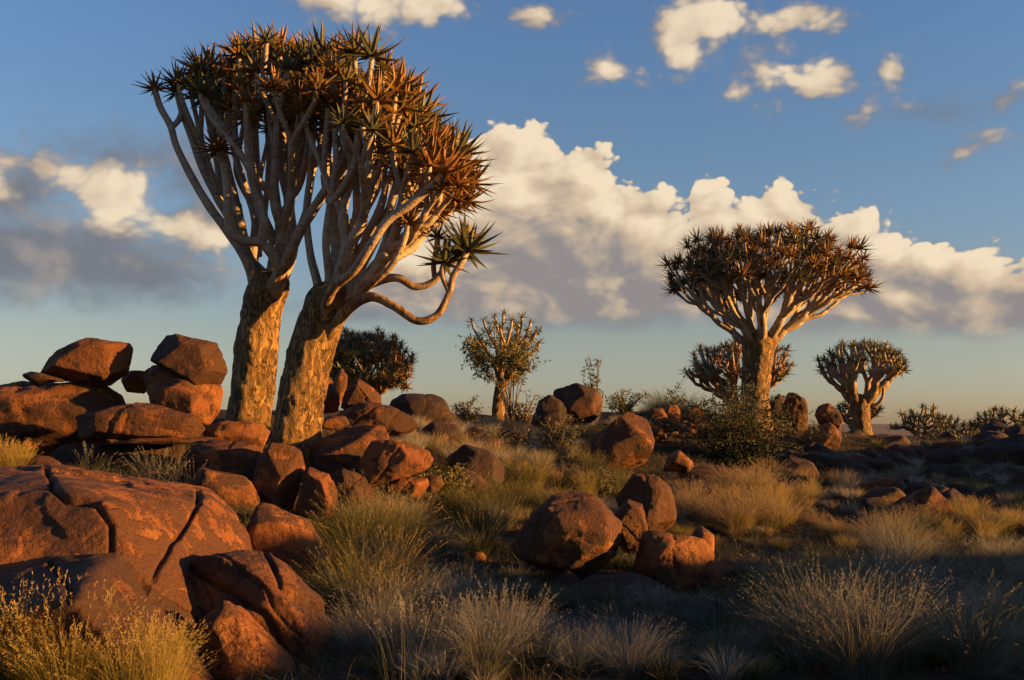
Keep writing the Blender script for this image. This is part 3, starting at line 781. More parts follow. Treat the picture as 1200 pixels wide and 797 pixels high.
def split2(P, c, n=2, rs=None):
    D = P - c; D = D / (np.linalg.norm(D, axis=1)[:, None] + 1e-9)
    D = D - D.mean(0)
    u, s, vt = np.linalg.svd(D, full_matrices=False)
    a = D @ vt[0]
    o = np.argsort(a); h = max(1, min(len(P) - 1, int(round(len(P) * rs.uniform(0.40, 0.60)))))
    return [o[:h], o[h:]]
def quiver(label, base_px, d, prof, tips, tdirs, r_tip, ros, limbs_k=5, explicit=(), group=None, sides=7, frac=0.30, seed=0, joined=False, crown_c=None, bark=None, spread=1.2, trunk_n=(84, 150)):
    """tips: world positions of rosettes; explicit: (pixel polyline with depth offset, r0, r1 px, tip bool)"""
    rs = np.random.default_rng(seed + 55)
    base = P3(*base_px, d)
    root = empty('quiver_tree', base, label, 'tree', group)
    s = d / F
    obj('trunk', trunk_mesh('trunk', prof, d, bark or BARK, base, trunk_n[0], trunk_n[1], seed=seed), root)
    topc = P3(prof[-1][0], prof[-1][1], d); r_top = prof[-1][2] * s
    allr = []
    def place(limb, tip, dr, sc):
        q = Vector(dr).to_track_quat('Z', 'Y')
        from mathutils import Quaternion
        q = q @ Quaternion((0, 0, 1), rs.uniform(0, 6.28))
        me_ = ros[int(rs.integers(len(ros)))]
        allr.append((limb, tip, q, sc, me_))
    def grow(T, pos_, dr, idx, rad, depth):
        P = tips[idx]
        if len(idx) == 1:
            i = idx[0]; dist = np.linalg.norm(tips[i] - pos_)
            pth = hermite(pos_, dr * dist * 0.9, tips[i], tdirs[i] * dist * 0.9, max(5, int(dist / 0.12)) if d < 20 else 6)
            T.add(pth, [rad, r_tip * 1.05, r_tip * 0.95], sides, seed=i)
            cur.append((i, tips[i], pth[-1] - pth[-2]))
            return
        c = P.mean(0)
        k = frac + 0.05 * depth + rs.uniform(-0.05, 0.08)
        if len(idx) <= 3: k = max(k, 0.45)
        v = c - pos_
        nd = pos_ + v * np.array([k * spread, k * spread, k * (2 - spread)]) + rs.normal(size=3) * 0.03 * np.linalg.norm(v)
        ndir = v / (np.linalg.norm(v) + 1e-9) + np.array([0, 0, 0.35]); ndir /= np.linalg.norm(ndir)
        ln = np.linalg.norm(nd - pos_)
        rr = r_tip * len(idx) ** 0.40
        T.add(hermite(pos_, dr * ln, nd, ndir * ln, max(5, int(ln / 0.1)) if d < 20 else 5), [rad, rr], sides, seed=len(idx) + depth)
        for g in split2(P, nd - ndir * ln * 0.3, 2, rs):
            gi = idx[g]
            gd = tips[gi].mean(0) - nd; gd /= np.linalg.norm(gd)
            gd = gd * 0.75 + ndir * 0.4; gd /= np.linalg.norm(gd)
            grow(T, nd, gd, gi, min(rr * 0.96, r_tip * len(gi) ** 0.40 * 1.08), depth + 1)
    limb_sets = []
    if len(tips):
        groups = [np.arange(len(tips))]
        while len(groups) < limbs_k:
            groups.sort(key=len); g = groups.pop()
            a, b = split2(tips[g], topc - np.array([0, 0, 0.5]), 2, rs)
            groups += [g[a], g[b]]
        for g in groups:
            cur = []
            T = Tubes()
            v = tips[g].mean(0) - topc; v /= np.linalg.norm(v)
            st = topc + np.array([v[0], v[1], 0]) * r_top * 0.30 - np.array([0, 0, r_top * 0.9])
            dr = v * 0.6 + np.array([v[0] * .5, v[1] * .5, 0.5]); dr /= np.linalg.norm(dr)
            grow(T, st, dr, g, max(r_tip * len(g) ** 0.40 * 1.15, r_top * 0.38), 0)
            limb_sets.append((T, cur))
    for (pl, r0, r1, sc) in explicit:
        w = np.array([P3(q[0], q[1], d + (q[2] if len(q) > 2 else 0)) for q in pl])
        pth = catmull(w, 7)
        T = Tubes(); T.add(pth, [r0 * .74 * s, (r0 * 0.22 + r1 * 0.52) * s, r1 * .80 * s, r1 * .74 * s], sides + 2, seed=r0)
        limb_sets.append((T, [(-1, pth[-1], pth[-1] - pth[-3])] if sc else []))
    nr = 0
    for T, cur in limb_sets:
        lo = obj('limb', T.mesh('limb', LIMB, base), root)
        for i, tp, dv in cur:
            dv = np.asarray(dv); dv = dv / (np.linalg.norm(dv) + 1e-9)
            dr = dv * 0.75 + np.array([0, 0, 0.45]) + rs.normal(size=3) * 0.10
            q = Vector(dr).to_track_quat('Z', 'Y')
            me_ = ros[int(rs.integers(len(ros)))]
            r_ = obj('leaf_rosette', me_, lo, Vector(tp - base))
            r_.rotation_mode = 'QUATERNION'; r_.rotation_quaternion = q
            sc_ = rs.uniform(0.70, 1.18); r_.scale = (sc_, sc_, sc_)
            nr += 1
    return root, nr
def domedirs(tips, c, up=0.9, out=0.7):
    v = tips - c; v /= np.linalg.norm(v, axis=1)[:, None] + 1e-9
    t = v * out + np.array([0, 0, up]); return t / np.linalg.norm(t, axis=1)[:, None]
def dome_tips(cx, cy, rx, ry, d, ry_m, n, seed, lo=-0.15, inner=0.78, flat=1.0):
    """spread rosettes over the dome of a crown: best-candidate sampling keeps them apart"""
    rs = np.random.default_rng(seed); out = []
    c = P3(cx, cy, d); s = d / F; E = np.array([rx * s, ry_m, ry * s])
    while len(out) < n:
        best, bd = None, -1
        for _ in range(10):
            v = rs.normal(size=3); v /= np.linalg.norm(v)
            if v[2] < lo: continue
            q = v * rs.uniform(inner, 1.0) * (1 + 0.10 * vnoise(v[None] * 2.5, seed)[0])
            dd = min((np.linalg.norm((q - o) * E) for o in out), default=9)
            if dd > bd: best, bd = q, dd
        if best is not None: out.append(best)
    return np.array(out) * E + c, c

# --- the two big trees that share one crown
D0 = 13.0
DA, DB = 13.6, 12.8
ROS = [rosette_mesh('leaf_rosette', 40 + i, (0.36, 0.40, 0.43)[i % 3], (22, 30, 26, 34)[i % 4], ALOE, segs=4, wide=0.080, droop=(0.0, 0.25, -0.15)[i % 3]) for i in range(9)]
def tipset(lst, c, d0):
    t = np.array([P3(x, y, d0 + dy) for x, y, dy in lst])
    return t, domedirs(t, c, 1.0, 0.8)
cA = P3(300, 330, DA); cB = P3(385, 340, DB)
tA = [(208,97,.1),(222,100,.6),(236,84,.3),(234,108,-.5),(247,80,1.0),(262,84,.9),(258,106,1.3),(275,86,.2),(286,68,.0),(300,58,.5),(312,49,-.1),(328,60,.7),
      (300,84,-.6),(318,84,1.2),(322,104,-.9),(288,118,-.7),(274,122,1.4),(345,64,.2),(350,92,1.2),(340,112,1.6),(360,76,-.4),(376,62,.4),(300,130,1.6),(250,126,1.5),
      (330,75,1.7),(270,98,1.8),(310,70,1.5),(372,106,-1.1)]
tB = [(395,62,.6),(392,86,-.3),(408,76,1.1),(416,62,.0),(436,66,-.4),(452,80,.3),(428,96,.9),(442,118,-1.0),(462,96,.8),(474,104,.0),(470,126,-.5),(486,124,.6),(494,140,.1),
      (400,112,1.3),(402,146,-1.3),(424,134,-.7),(436,152,-1.3),(456,150,.9),(478,150,-.2),(500,156,.5),(506,170,-.4),(520,170,.2),(536,180,.4),(484,178,-1.2),
      (504,192,-1.1),(524,196,-.5),(544,200,.0),(552,216,.3),(536,216,-.8),(516,222,-1.0),(548,236,-.1),(528,240,.9),(508,208,1.3),(480,200,1.5),(452,180,1.5),
      (420,160,1.7),(440,100,1.6),(470,140,1.6),(500,190,1.7),(530,226,1.2),(412,128,.4),(384,128,1.6),(460,170,-.9),(420,110,2.0),(492,160,1.1),(396,98,2.0)]
_r = np.random.default_rng(3)
for i in range(26):                     # the back and the inside of the shared crown
    x = _r.uniform(215, 390); tA.append((x, _r.uniform(60, 130) + max(0, 250 - x) * 0.25, _r.uniform(-0.6, 2.2)))
for i in range(16):
    tB.append((_r.uniform(335, 425), _r.uniform(66, 140), _r.uniform(-0.5, 1.6)))
for i in range(26):
    x = _r.uniform(370, 545); tB.append((x, 62 + ((x - 370) / 175) ** 1.6 * 118 + _r.uniform(0, 78), _r.uniform(-0.9, 2.4)))
TA, dA = tipset(tA, cA, DA - 0.4); TB, dB = tipset(tB, cB, DB - 0.1)
profA = [(284,540,32),(288,512,29),(290,490,26),(295,460,25),(299,430,25),(302,400,24.5),(306,372,22.5),(311,350,23),(316,332,22),(318,320,17)]
profB = [(342,560,36),(344,535,32),(347,510,29),(350,485,28),(355,460,27.5),(361,430,27),(368,405,26),(376,380,25.5),(384,362,27),(388,346,26),(390,334,19)]
expA = [([(307,375,0),(302,345,-.05),(290,305,-.1),(266,270,-.15),(246,243,-.2),(226,210,-.2),(207,172,-.2),(200,148,-.2),(188,126,-.2),(181,104,-.2)], 13, 5.2, True),
        ([(312,378,0),(322,345,-.15),(329,318,-.3),(318,297,-.4),(304,284,-.45),(282,281,-.5),(269,266,-.55),(267,232,-.6),(264,200,-.6),(257,176,-.65)], 13, 6.5, True),
        ([(306,287,-.4),(310,262,-.5),(305,236,-.5),(297,212,-.5),(294,182,-.5),(291,140,-.5)], 8, 6, True),
        ([(309,372,0),(320,335,-.2),(336,305,-.4),(352,270,-.6),(372,238,-.7),(388,212,-.8),(402,190,-.85),(411,172,-.9)], 13, 6.5, True),
        ([(306,370,.1),(294,312,.1),(272,262,.0),(252,226,.0),(237,196,.0),(224,160,.0),(214,132,.0),(208,108,.05)], 12, 5.5, True),
        ([(310,378,.1),(330,332,.2),(345,290,.3),(341,240,.3),(346,190,.2),(342,140,.1)], 11, 5, True),
        ([(310,378,0),(324,322,.0),(327,262,-.1),(322,210,-.1),(321,150,-.1)], 11, 5.2, True),
        ([(327,255,-.1),(340,236,-.2),(352,214,-.3),(360,180,-.4),(364,138,-.4)], 6, 5, True),
        ([(345,282,.3),(358,250,.5),(366,205,.7),(378,160,.8),(382,118,.8)], 6.5, 5, True),
        ([(302,300,.3),(298,255,.4),(286,215,.5),(274,175,.5),(268,128,.4)], 8, 5, True),
        ([(201,150,-.2),(210,140,-.1),(213,130,0)], 4.5, 4.5, False)]
expB = [([(372,405,0),(374,345,.1),(364,300,.2),(359,250,.2),(364,200,.1),(367,150,.0)], 11, 5, True),
        ([(374,400,0),(386,335,-.1),(382,284,-.2),(388,232,-.3),(394,186,-.4),(390,130,-.4)], 11, 5, True),
        ([(376,400,0),(398,326,.2),(406,272,.3),(400,222,.4),(405,165,.4)], 10, 5, True),
        ([(386,240,-.3),(400,222,-.4),(416,190,-.5),(420,150,-.5)], 6, 5, True),
        ([(378,400,.1),(420,320,.4),(446,270,.5),(462,220,.6),(470,170,.6)], 11, 5, True),
        ([(380,395,-.1),(426,332,-.3),(458,298,-.4),(486,272,-.5),(508,246,-.5)], 11, 5, True),
        ([(440,312,-.3),(452,280,-.5),(458,240,-.6),(472,206,-.7)], 6.5, 5, True),
        ([(480,276,-.5),(500,270,-.4),(520,256,-.3),(534,236,-.3)], 5.5, 4.8, True),
        ([(372,425,0),(386,392,-.15),(408,362,-.3),(434,348,-.4),(462,359,-.5),(489,376,-.55),(512,369,-.55),(526,344,-.55),(531,324,-.55),(541,308,-.55),(547,294,-.5)], 12, 5.0, True),
        ([(526,342,-.55),(518,322,-.55),(520,308,-.5)], 4.5, 4.2, True),
        ([(382,388,0),(404,350,-.1),(440,330,-.2),(466,326,-.3),(486,336,-.3),(506,331,-.3),(524,312,-.35),(538,300,-.4),(544,280,-.4)], 12, 4.6, True),
        ([(510,330,-.3),(508,312,-.3),(511,295,-.3),(513,278,-.3)], 4.6, 4.2, True),
        ([(384,385,0),(408,352,-.25),(424,342,-.35),(440,328,-.6),(458,312,-.7),(472,285,-.75),(479,262,-.75)], 9, 4.8, True),
        ([(378,392,0),(384,352,-.35),(394,334,-.55),(414,318,-.75),(436,285,-.95),(455,258,-1.0),(480,240,-1.05),(505,219,-1.1),(520,204,-1.1)], 10, 6, True),
        ([(384,385,.05),(400,350,.2),(440,315,.3),(470,290,.4),(500,262,.4),(524,236,.35)], 13, 5.5, True)]
_, nA = quiver('slimmer pale-barked trunk of the paired quiver trees with sparse leaning crown', (290, 505), DA, profA, TA, dA, 0.034, ROS, 5, expA, seed=1, frac=0.24)
_, nB = quiver('thick flaking trunk of the paired quiver trees with a low arching limb', (347, 525), DB, profB, TB, dB, 0.034, ROS, 6, expB, seed=2, frac=0.22)

# --- umbrella-shaped tree on the right
D2 = 26.0
ROS2 = [rosette_mesh('leaf_rosette', 60 + i, 0.38, 26, ALOE, segs=3) for i in range(4)]
t, c = dome_tips(897, 330, 118, 60, D2, 2.3, 275, 5, -0.18, 0.62)
quiver('large umbrella-crowned quiver tree rising behind the green bush', (886, 492), D2, [(884,512,22),(885,490,18.5),(885,470,16.5),(886,445,16),(888,420,17),(890,402,19.5),(891,392,18)],
       t, domedirs(t, P3(893, 400, D2), 0.6, 0.8), 0.026, ROS2, 10, seed=3, frac=0.27, sides=6, trunk_n=(60, 90), spread=1.15)
D3 = 34.0
ROS3 = [rosette_mesh('leaf_rosette', 70 + i, 0.31, 15, ALOE, segs=2, wide=0.075) for i in range(3)]
t, c = dome_tips(864, 436, 62, 42, D3, 1.7, 130, 6, -0.2, 0.65)
quiver('half-hidden quiver tree directly behind the umbrella-crowned tree', (868, 500), D3, [(866,512,10),(866,490,9),(866,474,9)],
       t, domedirs(t, P3(866, 475, D3), 0.5, 0.9), 0.045, ROS3, 6, seed=4, frac=0.3, sides=5, trunk_n=(36, 40))
ROS3g = [rosette_mesh('leaf_rosette', 75 + i, 0.33, 17, ALOE_G, segs=2, wide=0.075) for i in range(3)]
D4 = 35.0
t, c = dome_tips(1012, 434, 53, 33, D4, 1.5, 95, 8, -0.12, 0.72)
quiver('small flat-crowned quiver tree with a lit trunk beside the egg-shaped boulder', (1012, 520), D4, [(1012,536,13),(1012,515,11.5),(1010,495,10.5),(1009,478,11.5),(1008,466,12)],
       t, domedirs(t, P3(1010, 470, D4), 0.9, 0.6), 0.05, ROS3g, 6, [([(1014,474,0),(1026,475,-.1),(1034,466,-.15),(1036,452,-.15),(1042,440,-.15)], 5, 2.2, True)], seed=5, frac=0.3, sides=6, trunk_n=(48, 60))
# --- dense round tree behind the rocks
D5 = 29.0
ROS5 = [rosette_mesh('leaf_rosette', 80 + i, 0.28, 20, ALOE, segs=2, wide=0.075) for i in range(3)]
t, c = dome_tips(430, 431, 54, 43, D5, 1.45, 290, 9, -0.62, 0.62)
quiver('dense ball-crowned quiver tree behind the orange rocks', (424, 492), D5, [(424,505,9),(425,490,8),(427,476,8)],
       t, domedirs(t, P3(427, 478, D5), 0.15, 1.0), 0.026, ROS5, 9, seed=6, frac=0.3, sides=5, trunk_n=(36, 40), spread=1.1)
# --- small tree mixed with a leafy shrub
D6 = 24.0
t = np.array([P3(x, y, D6 + dy) for x, y, dy in [(553,377,0),(567,376,.3),(580,371,-.2),(590,368,.1),(600,376,-.3),(608,380,.3),(618,388,.0),(628,390,-.2),(632,402,.1),(574,388,.5),(560,400,-.3),(612,372,.4),(586,384,-.5),(596,392,.5),(622,378,.3)]])
quiver('small upright quiver tree entangled with a leafy shrub', (584, 500), D6, [(584,515,9),(584,495,7.5),(584,475,7),(586,458,7),(588,446,7)],
       t, domedirs(t, P3(588, 440, D6), 1.2, 0.4), 0.035, [rosette_mesh('leaf_rosette', 90 + i, 0.20, 15, ALOE_G, segs=2, wide=0.07) for i in range(3)], 5, seed=7, frac=0.22, sides=6, trunk_n=(40, 50), spread=1.0)
# --- far trees on the right
ROS8 = [rosette_mesh('leaf_rosette', 95 + i, 0.36, 12, ALOE_G, segs=2, wide=0.09) for i in range(3)]
for lab, cx, cy, rx, ry, dd, n, by, sd in [('far quiver tree peeping out behind the small flat-crowned tree', 1004, 488, 29, 20, 50, 55, 518, 11),
        ('spreading far quiver tree with open branches above the round brown boulder', 1086, 500, 37, 24, 46, 46, 528, 12),
        ('low far quiver tree between the two spreading far trees', 1142, 510, 24, 16, 48, 30, 530, 13),
        ('spreading far quiver tree above the broad dark mound of rock', 1176, 499, 37, 20, 46, 55, 524, 14)]:
    t, c = dome_tips(cx, cy, rx, ry, dd, rx * dd / F, n, sd, -0.1, 0.6)
    quiver(lab, (cx, by), dd, [(cx, by + 10, 4), (cx, by - 6, 3.4), (cx, by - 14, 3)], t, domedirs(t, P3(cx, by - 14, dd), 0.5, 0.9), 0.045, ROS8, 4, seed=sd, frac=0.33, sides=5, trunk_n=(24, 24))

# ------------------------------------------------------------------ shrubs
def leaf_quads(C, Nd, size, rs, aspect=0.42):
    """diamond leaves at C pointing along Nd"""
    n = len(C)
    L = size * rs.uniform(0.6, 1.3, n)[:, None]
    d = Nd / (np.linalg.norm(Nd, axis=1)[:, None] + 1e-9)
    r = rs.normal(size=(n, 3)); s = np.cross(d, r); s /= np.linalg.norm(s, axis=1)[:, None] + 1e-9
    nn = np.cross(d, s)
    V = np.stack([C, C + d * L * 0.5 + s * L * aspect * 0.5 + nn * L * 0.06, C + d * L, C + d * L * 0.5 - s * L * aspect * 0.5 + nn * L * 0.06], 1).reshape(-1, 3)
    b = np.arange(n)[:, None] * 4
    return V, np.hstack([b, b + 1, b + 2, b + 3])
def shrub(label, base_px, d, cx, cy, rx, ry, depth_m, stems, twigs, leaves, lsize, mat, seed, r0=0.018, name='shrub', cat='shrub', up=0.5, hollow=0.35, group=None, aspect=0.42, kmin=2):
    rs = np.random.default_rng(seed)
    base = P3(*base_px, d)
    base[2] = min(base[2], ground_z(base[0], base[1])[0] + 0.02) if abs(base[2] - ground_z(base[0], base[1])[0]) < 0.6 else base[2]
    root = empty(name, base, label, cat, group)
    c = P3(cx, cy, d); s = d / F; E = np.array([rx * s, depth_m, ry * s])
    T = Tubes(); ends = []
    lobes = rs.normal(size=(9, 3)); lobes /= np.linalg.norm(lobes, axis=1)[:, None]
    def inside():
        v = rs.normal(size=3); v /= np.linalg.norm(v)
        k = 0.98 + 0.30 * vnoise(v[None] * 2.2, seed)[0]
        return v * (rs.uniform(hollow ** 3, 1) ** (1 / 3)) * k * E + c
    for i in range(stems):
        e = inside()
        st = base + rs.normal(size=3) * np.array([0.05, 0.05, 0.0]) * (rx * s)
        v = e - st; L = np.linalg.norm(v)
        p = hermite(st, (v * 0.5 + np.array([0, 0, up * L])), e, v * 0.8 + rs.normal(size=3) * 0.2 * L, 7)
        T.add(p, [r0, r0 * 0.3], 4, seed=i)
        for j in range(twigs):
            k = rs.integers(kmin, 7)
            q = p[k] + rs.normal(size=3) * E * 0.20 + np.array([0, 0, 0.05 * E[2]])
            L2 = np.linalg.norm(q - p[k])
            pp = hermite(p[k], (q - p[k]) * 0.8, q, (q - p[k]) + np.array([0, 0, up * L2 * 0.6]), 4)
            T.add(pp, [r0 * 0.35, r0 * 0.12], 3, seed=i + j)
            ends.append(pp)
    obj('stem', T.mesh('stem', TWIG, base), root)
    E2 = np.array(ends)
    k = rs.integers(0, len(E2), leaves); t = rs.uniform(0.5, 2.999, leaves); ti = t.astype(int); f = (t - ti)[:, None]
    C = E2[k, ti] * (1 - f) + E2[k, ti + 1] * f + rs.normal(size=(leaves, 3)) * lsize * 0.5
    dv = E2[k, 3] - E2[k, 0]; dv /= np.linalg.norm(dv, axis=1)[:, None] + 1e-9
    V, Q = leaf_quads(C, dv + rs.normal(size=(leaves, 3)) * 0.8, lsize, rs, aspect)
    obj('foliage', mesh_from('foliage', V - base, Q, mat, False), root)
    ROCKS.append((base, np.array([0.1, 0.1, 0.1])))
    return root
shrub('big dense dark green bush in front of the umbrella-crowned tree', (868, 560), 20.0, 862, 508, 98, 58, 1.25, 80, 10, 16000, 0.062, SHRUB, 1, 0.016, hollow=0.3, kmin=3, up=0.3)
shrub('yellow-green leafy shrub beside the wedge-shaped boulder', (520, 600), 12.7, 522, 566, 40, 34, 0.42, 34, 8, 3600, 0.040, SHRUB_Y, 2, 0.010, aspect=0.6)
shrub('leafy shrub growing through the small upright quiver tree', (600, 497), 23.6, 588, 414, 50, 40, 1.0, 20, 17, 6000, 0.080, SHRUB_Y, 3, 0.013, up=1.1, cat='shrub', hollow=0.3, kmin=5)
shrub('thin pale sapling standing behind the hump-backed boulder', (698, 480), 25.0, 697, 436, 15, 24, 0.35, 9, 5, 420, 0.08, SHRUB_Y, 4, 0.016, name='sapling', cat='sapling', up=0.9)
shrub('low sunlit orange-green bush on the skyline beside the sapling', (730, 492), 26.0, 730, 469, 26, 14, 0.5, 18, 6, 1500, 0.07, SHRUB_Y, 5, 0.02)
shrub('low twiggy bush on the skyline left of the small tree', (546, 498), 23.0, 546, 480, 26, 14, 0.5, 18, 6, 700, 0.07, SHRUB, 6, 0.02)
shrub('bare-stemmed bush at the foot of the small quiver tree', (612, 500), 23.0, 614, 474, 26, 22, 0.45, 16, 6, 380, 0.07, SHRUB, 7, 0.02)
shrub('dark bush on the slope before the hump-backed boulder', (655, 545), 19.0, 650, 512, 44, 34, 0.7, 40, 7, 2600, 0.06, SHRUB, 8, 0.015)
shrub('dark spiky bush in the gully below the skyline bushes', (590, 540), 18.0, 600, 520, 34, 22, 0.5, 30, 7, 1500, 0.06, SHRUB, 9, 0.012)
shrub('dark low bush beneath the far spreading trees', (1110, 536), 33.0, 1108, 516, 34, 14, 0.9, 26, 7, 2400, 0.10, SHRUB, 10, 0.03)
shrub('dark wide bush behind the broad dark mound of rock', (1165, 532), 33.0, 1162, 514, 40, 12, 0.9, 26, 7, 2400, 0.10, SHRUB, 11, 0.03)
shrub('leafless grey twig bush in the right foreground grass', (1140, 735), 8.6, 1136, 668, 46, 44, 0.35, 26, 9, 300, 0.018, TWIG, 12, 0.007, up=0.2)
shrub('small green herb at the foot of the green bush', (905, 580), 16.5, 903, 556, 26, 16, 0.25, 18, 6, 900, 0.05, SHRUB_Y, 13, 0.01)
shrub('dark bush behind the gully boulders', (705, 575), 14.5, 706, 560, 22, 20, 0.3, 16, 6, 900, 0.04, SHRUB, 14, 0.01)

# ------------------------------------------------------------------ grasses
def blades(rs, n, h, rb, lean, bend, w, k=4, hv=0.35):
    a = rs.uniform(0, 2 * math.pi, n); rr = np.sqrt(rs.uniform(0, 1, n)) * rb
    bx, by = np.cos(a) * rr, np.sin(a) * rr
    az_ = a + rs.normal(0, 0.7, n)
    L = h * (1 - hv * rs.uniform(0, 1, n) ** 1.3)
    le = np.abs(rs.normal(0, lean, n)) + rr / rb * lean * 0.6; be = np.abs(rs.normal(0, bend, n))
    s = np.linspace(0, 1, k + 1)[None]
    hor = L[:, None] * (le[:, None] * s + be[:, None] * s ** 2.2)
    ver = L[:, None] * (s - 0.42 * (le[:, None] * 0.5 + be[:, None] * 0.9) * s ** 2.2)
    X = bx[:, None] + np.cos(az_)[:, None] * hor; Y = by[:, None] + np.sin(az_)[:, None] * hor
    sa_ = az_ + math.pi / 2 + rs.normal(0, 0.9, n)
    ww = w * rs.uniform(0.6, 1.3, n)[:, None] * (1 - s) ** 0.6
    sx, sy = np.cos(sa_)[:, None] * ww, np.sin(sa_)[:, None] * ww
    Lf = np.stack([X - sx, Y - sy, ver], 2); Rt = np.stack([X + sx, Y + sy, ver], 2)
    V = np.stack([Lf, Rt], 2).reshape(n, -1, 3)                  # (n, 2(k+1), 3)
    base = (np.arange(n) * 2 * (k + 1))[:, None, None]
    q = np.array([[2 * i, 2 * i + 1, 2 * i + 3, 2 * i + 2] for i in range(k)])[None]
    return V.reshape(-1, 3), (base + q).reshape(-1, 4), np.stack([X, Y, ver], 2)
def tuft_mesh(name, seed, mat, n=260, h=0.5, rb=0.09, lean=0.3, bend=0.25, w=0.0016, plume=0, pl=0.3, plen=0.02):
    rs = np.random.default_rng(seed)
    V, Q, C = blades(rs, n, h, rb, lean, bend, w)
    if plume:
        V2, Q2, C2 = blades(rs, plume, h * 1.12, rb * 0.8, lean * 0.9, bend * 0.8, w * 0.6, 5, 0.25)
        Q = np.vstack([Q, Q2 + len(V)]); V = np.vstack([V, V2])
        m = 26
        t = rs.uniform(1 - pl, 1.0, (plume, m)) * 5 - 1e-3; ti = t.astype(int); f = (t - ti)[..., None]
        ix = np.arange(plume)[:, None]
        c = (C2[ix, ti] * (1 - f) + C2[ix, np.minimum(ti + 1, 5)] * f).reshape(-1, 3)
        dv = np.repeat(C2[:, 5] - C2[:, 3], m, 0); dv /= np.linalg.norm(dv, axis=1)[:, None] + 1e-9
        lv, lq = leaf_quads(c, dv + rs.normal(size=c.shape) * 0.42, plen, rs, 0.22)
        Q = np.vstack([Q, lq + len(V)]); V = np.vstack([V, lv])
    return mesh_from(name, V, Q, mat, False)
TM = {
 'gold': [tuft_mesh('grass_tuft', 10 + i, GOLD, 330, 0.46, 0.10, 0.22, 0.22, 0.0017, 75, 0.34, 0.016) for i in range(4)],
 'tan': [tuft_mesh('grass_tuft', 20 + i, TAN, 380, 0.48, 0.10, 0.42, 0.35, 0.0022, 70, 0.38, 0.018) for i in range(4)],
 'grey': [tuft_mesh('grass_tuft', 30 + i, GREYG, 300, 0.48, 0.15, 0.27, 0.48, 0.0016, 100, 0.48, 0.0115) for i in range(4)],
 'green': [tuft_mesh('grass_tuft', 40 + i, GREEN, 420, 0.55, 0.12, 0.34, 0.35, 0.0021, 25, 0.3, 0.02) for i in range(4)],
 'stalk': [tuft_mesh('grass_tuft', 50 + i, GREYG, 26, 0.42, 0.16, 0.25, 0.3, 0.0015, 16, 0.3, 0.016) for i in range(3)],
}
TL = {
 'gold': ('golden feathery grass tuft', 'golden grass tufts'), 'tan': ('straw-coloured bushy grass tuft', 'straw-coloured grass tufts'),
 'grey': ('grey feathery grass tuft', 'grey grass tufts'), 'green': ('green long-bladed grass tuft', 'green grass tufts'),
 'stalk': ('sparse dry seed stalks of grass', 'sparse seed stalks')}
srs = np.random.default_rng(99)
def put_tuft(kind, pt, sc, where):
    ms_ = TM[kind]
    o = obj('grass_tuft', ms_[int(srs.integers(len(ms_)))], loc=pt)
    o.rotation_euler = (srs.normal(0, 0.13), srs.normal(0, 0.13), srs.uniform(0, 6.28))
    o.scale = (sc * srs.uniform(0.85, 1.2), sc * srs.uniform(0.85, 1.2), sc * srs.uniform(0.85, 1.15))
    tag(o, TL[kind][0] + ' ' + where, 'grass', TL[kind][1] + ' ' + where)
def free(pt, k=0.92):
    for rc, re in ROCKS:
        q = (pt - rc) / (re * k)
        if q @ q < 1: return False
    return True
FAR = {k: [] for k in TM}
def zone(cx, cy, rx, ry, n, kinds, sc, where, far=False):
    a, r = srs.uniform(0, 6.28, n * 4), np.sqrt(srs.uniform(0, 1, n * 4))
    px, py = cx + rx * r * np.cos(a), cy + ry * r * np.sin(a)
    dd = hit(px, py)
    c = 0
    for x, y, d in zip(px, py, dd):
        if c >= n: break
        if not np.isfinite(d): continue
        pt = P3(x, y, d); pt[2] = ground_z(pt[0], pt[1])[0] - 0.02
        if not free(pt): continue
        kd = kinds[int(srs.integers(len(kinds)))]
        if far: FAR[kd].append((pt, sc * srs.uniform(0.75, 1.2)))
        else: put_tuft(kd, pt, sc * srs.uniform(0.75, 1.2), where)
        c += 1
# the sunlit clump in front of the slabs
for i in range(17):
    px = srs.uniform(-60, 205); dd = srs.uniform(4.25, 4.9)
    pt = P3(px, 0, dd); pt[2] = ground_z(pt[0], pt[1])[0] - 0.03
    put_tuft('gold', pt, srs.uniform(0.85, 1.05) * (1.0 if px < 140 else 0.75), 'in front of the low slab')
for i in range(7):
    pt = P3(srs.uniform(-25, 36), 552, srs.uniform(8.9, 9.4)); pt[2] = ground_z(pt[0], pt[1])[0] - 0.03
    put_tuft('gold', pt, srs.uniform(0.65, 0.85), 'behind the cracked whaleback slab')
for i in range(7):
    pt = P3(srs.uniform(90, 225), 549, srs.uniform(8.9, 9.6)); pt[2] = ground_z(pt[0], pt[1])[0] - 0.02
    put_tuft('stalk', pt, srs.uniform(0.6, 1.0), 'in the hollow behind the whaleback slab')
zone(436, 690, 44, 60, 11, ['green', 'green', 'tan'], 1.1, 'beside the dark broken slab')
zone(430, 620, 50, 26, 8, ['green', 'stalk', 'grey'], 0.8, 'below the split boulder')
zone(520, 640, 70, 40, 13, ['green', 'green', 'grey'], 0.85, 'in the shaded gully')
zone(510, 760, 100, 55, 26, ['grey', 'grey', 'stalk'], 0.85, 'around the pinkish stone in the gully')
zone(625, 590, 75, 26, 18, ['gold', 'green', 'green'], 0.8, 'behind the large two-toned boulder')
zone(560, 570, 70, 22, 8, ['grey', 'green'], 0.75, 'beside the yellow-green shrub')
zone(690, 570, 50, 16, 9, ['gold', 'green'], 0.75, 'below the tall sunlit boulder')
zone(865, 598, 78, 34, 30, ['tan', 'tan', 'gold'], 0.95, 'on the sunlit slope below the green bush')
zone(940, 580, 60, 14, 9, ['tan', 'gold'], 0.8, 'below the wide dark boulder')
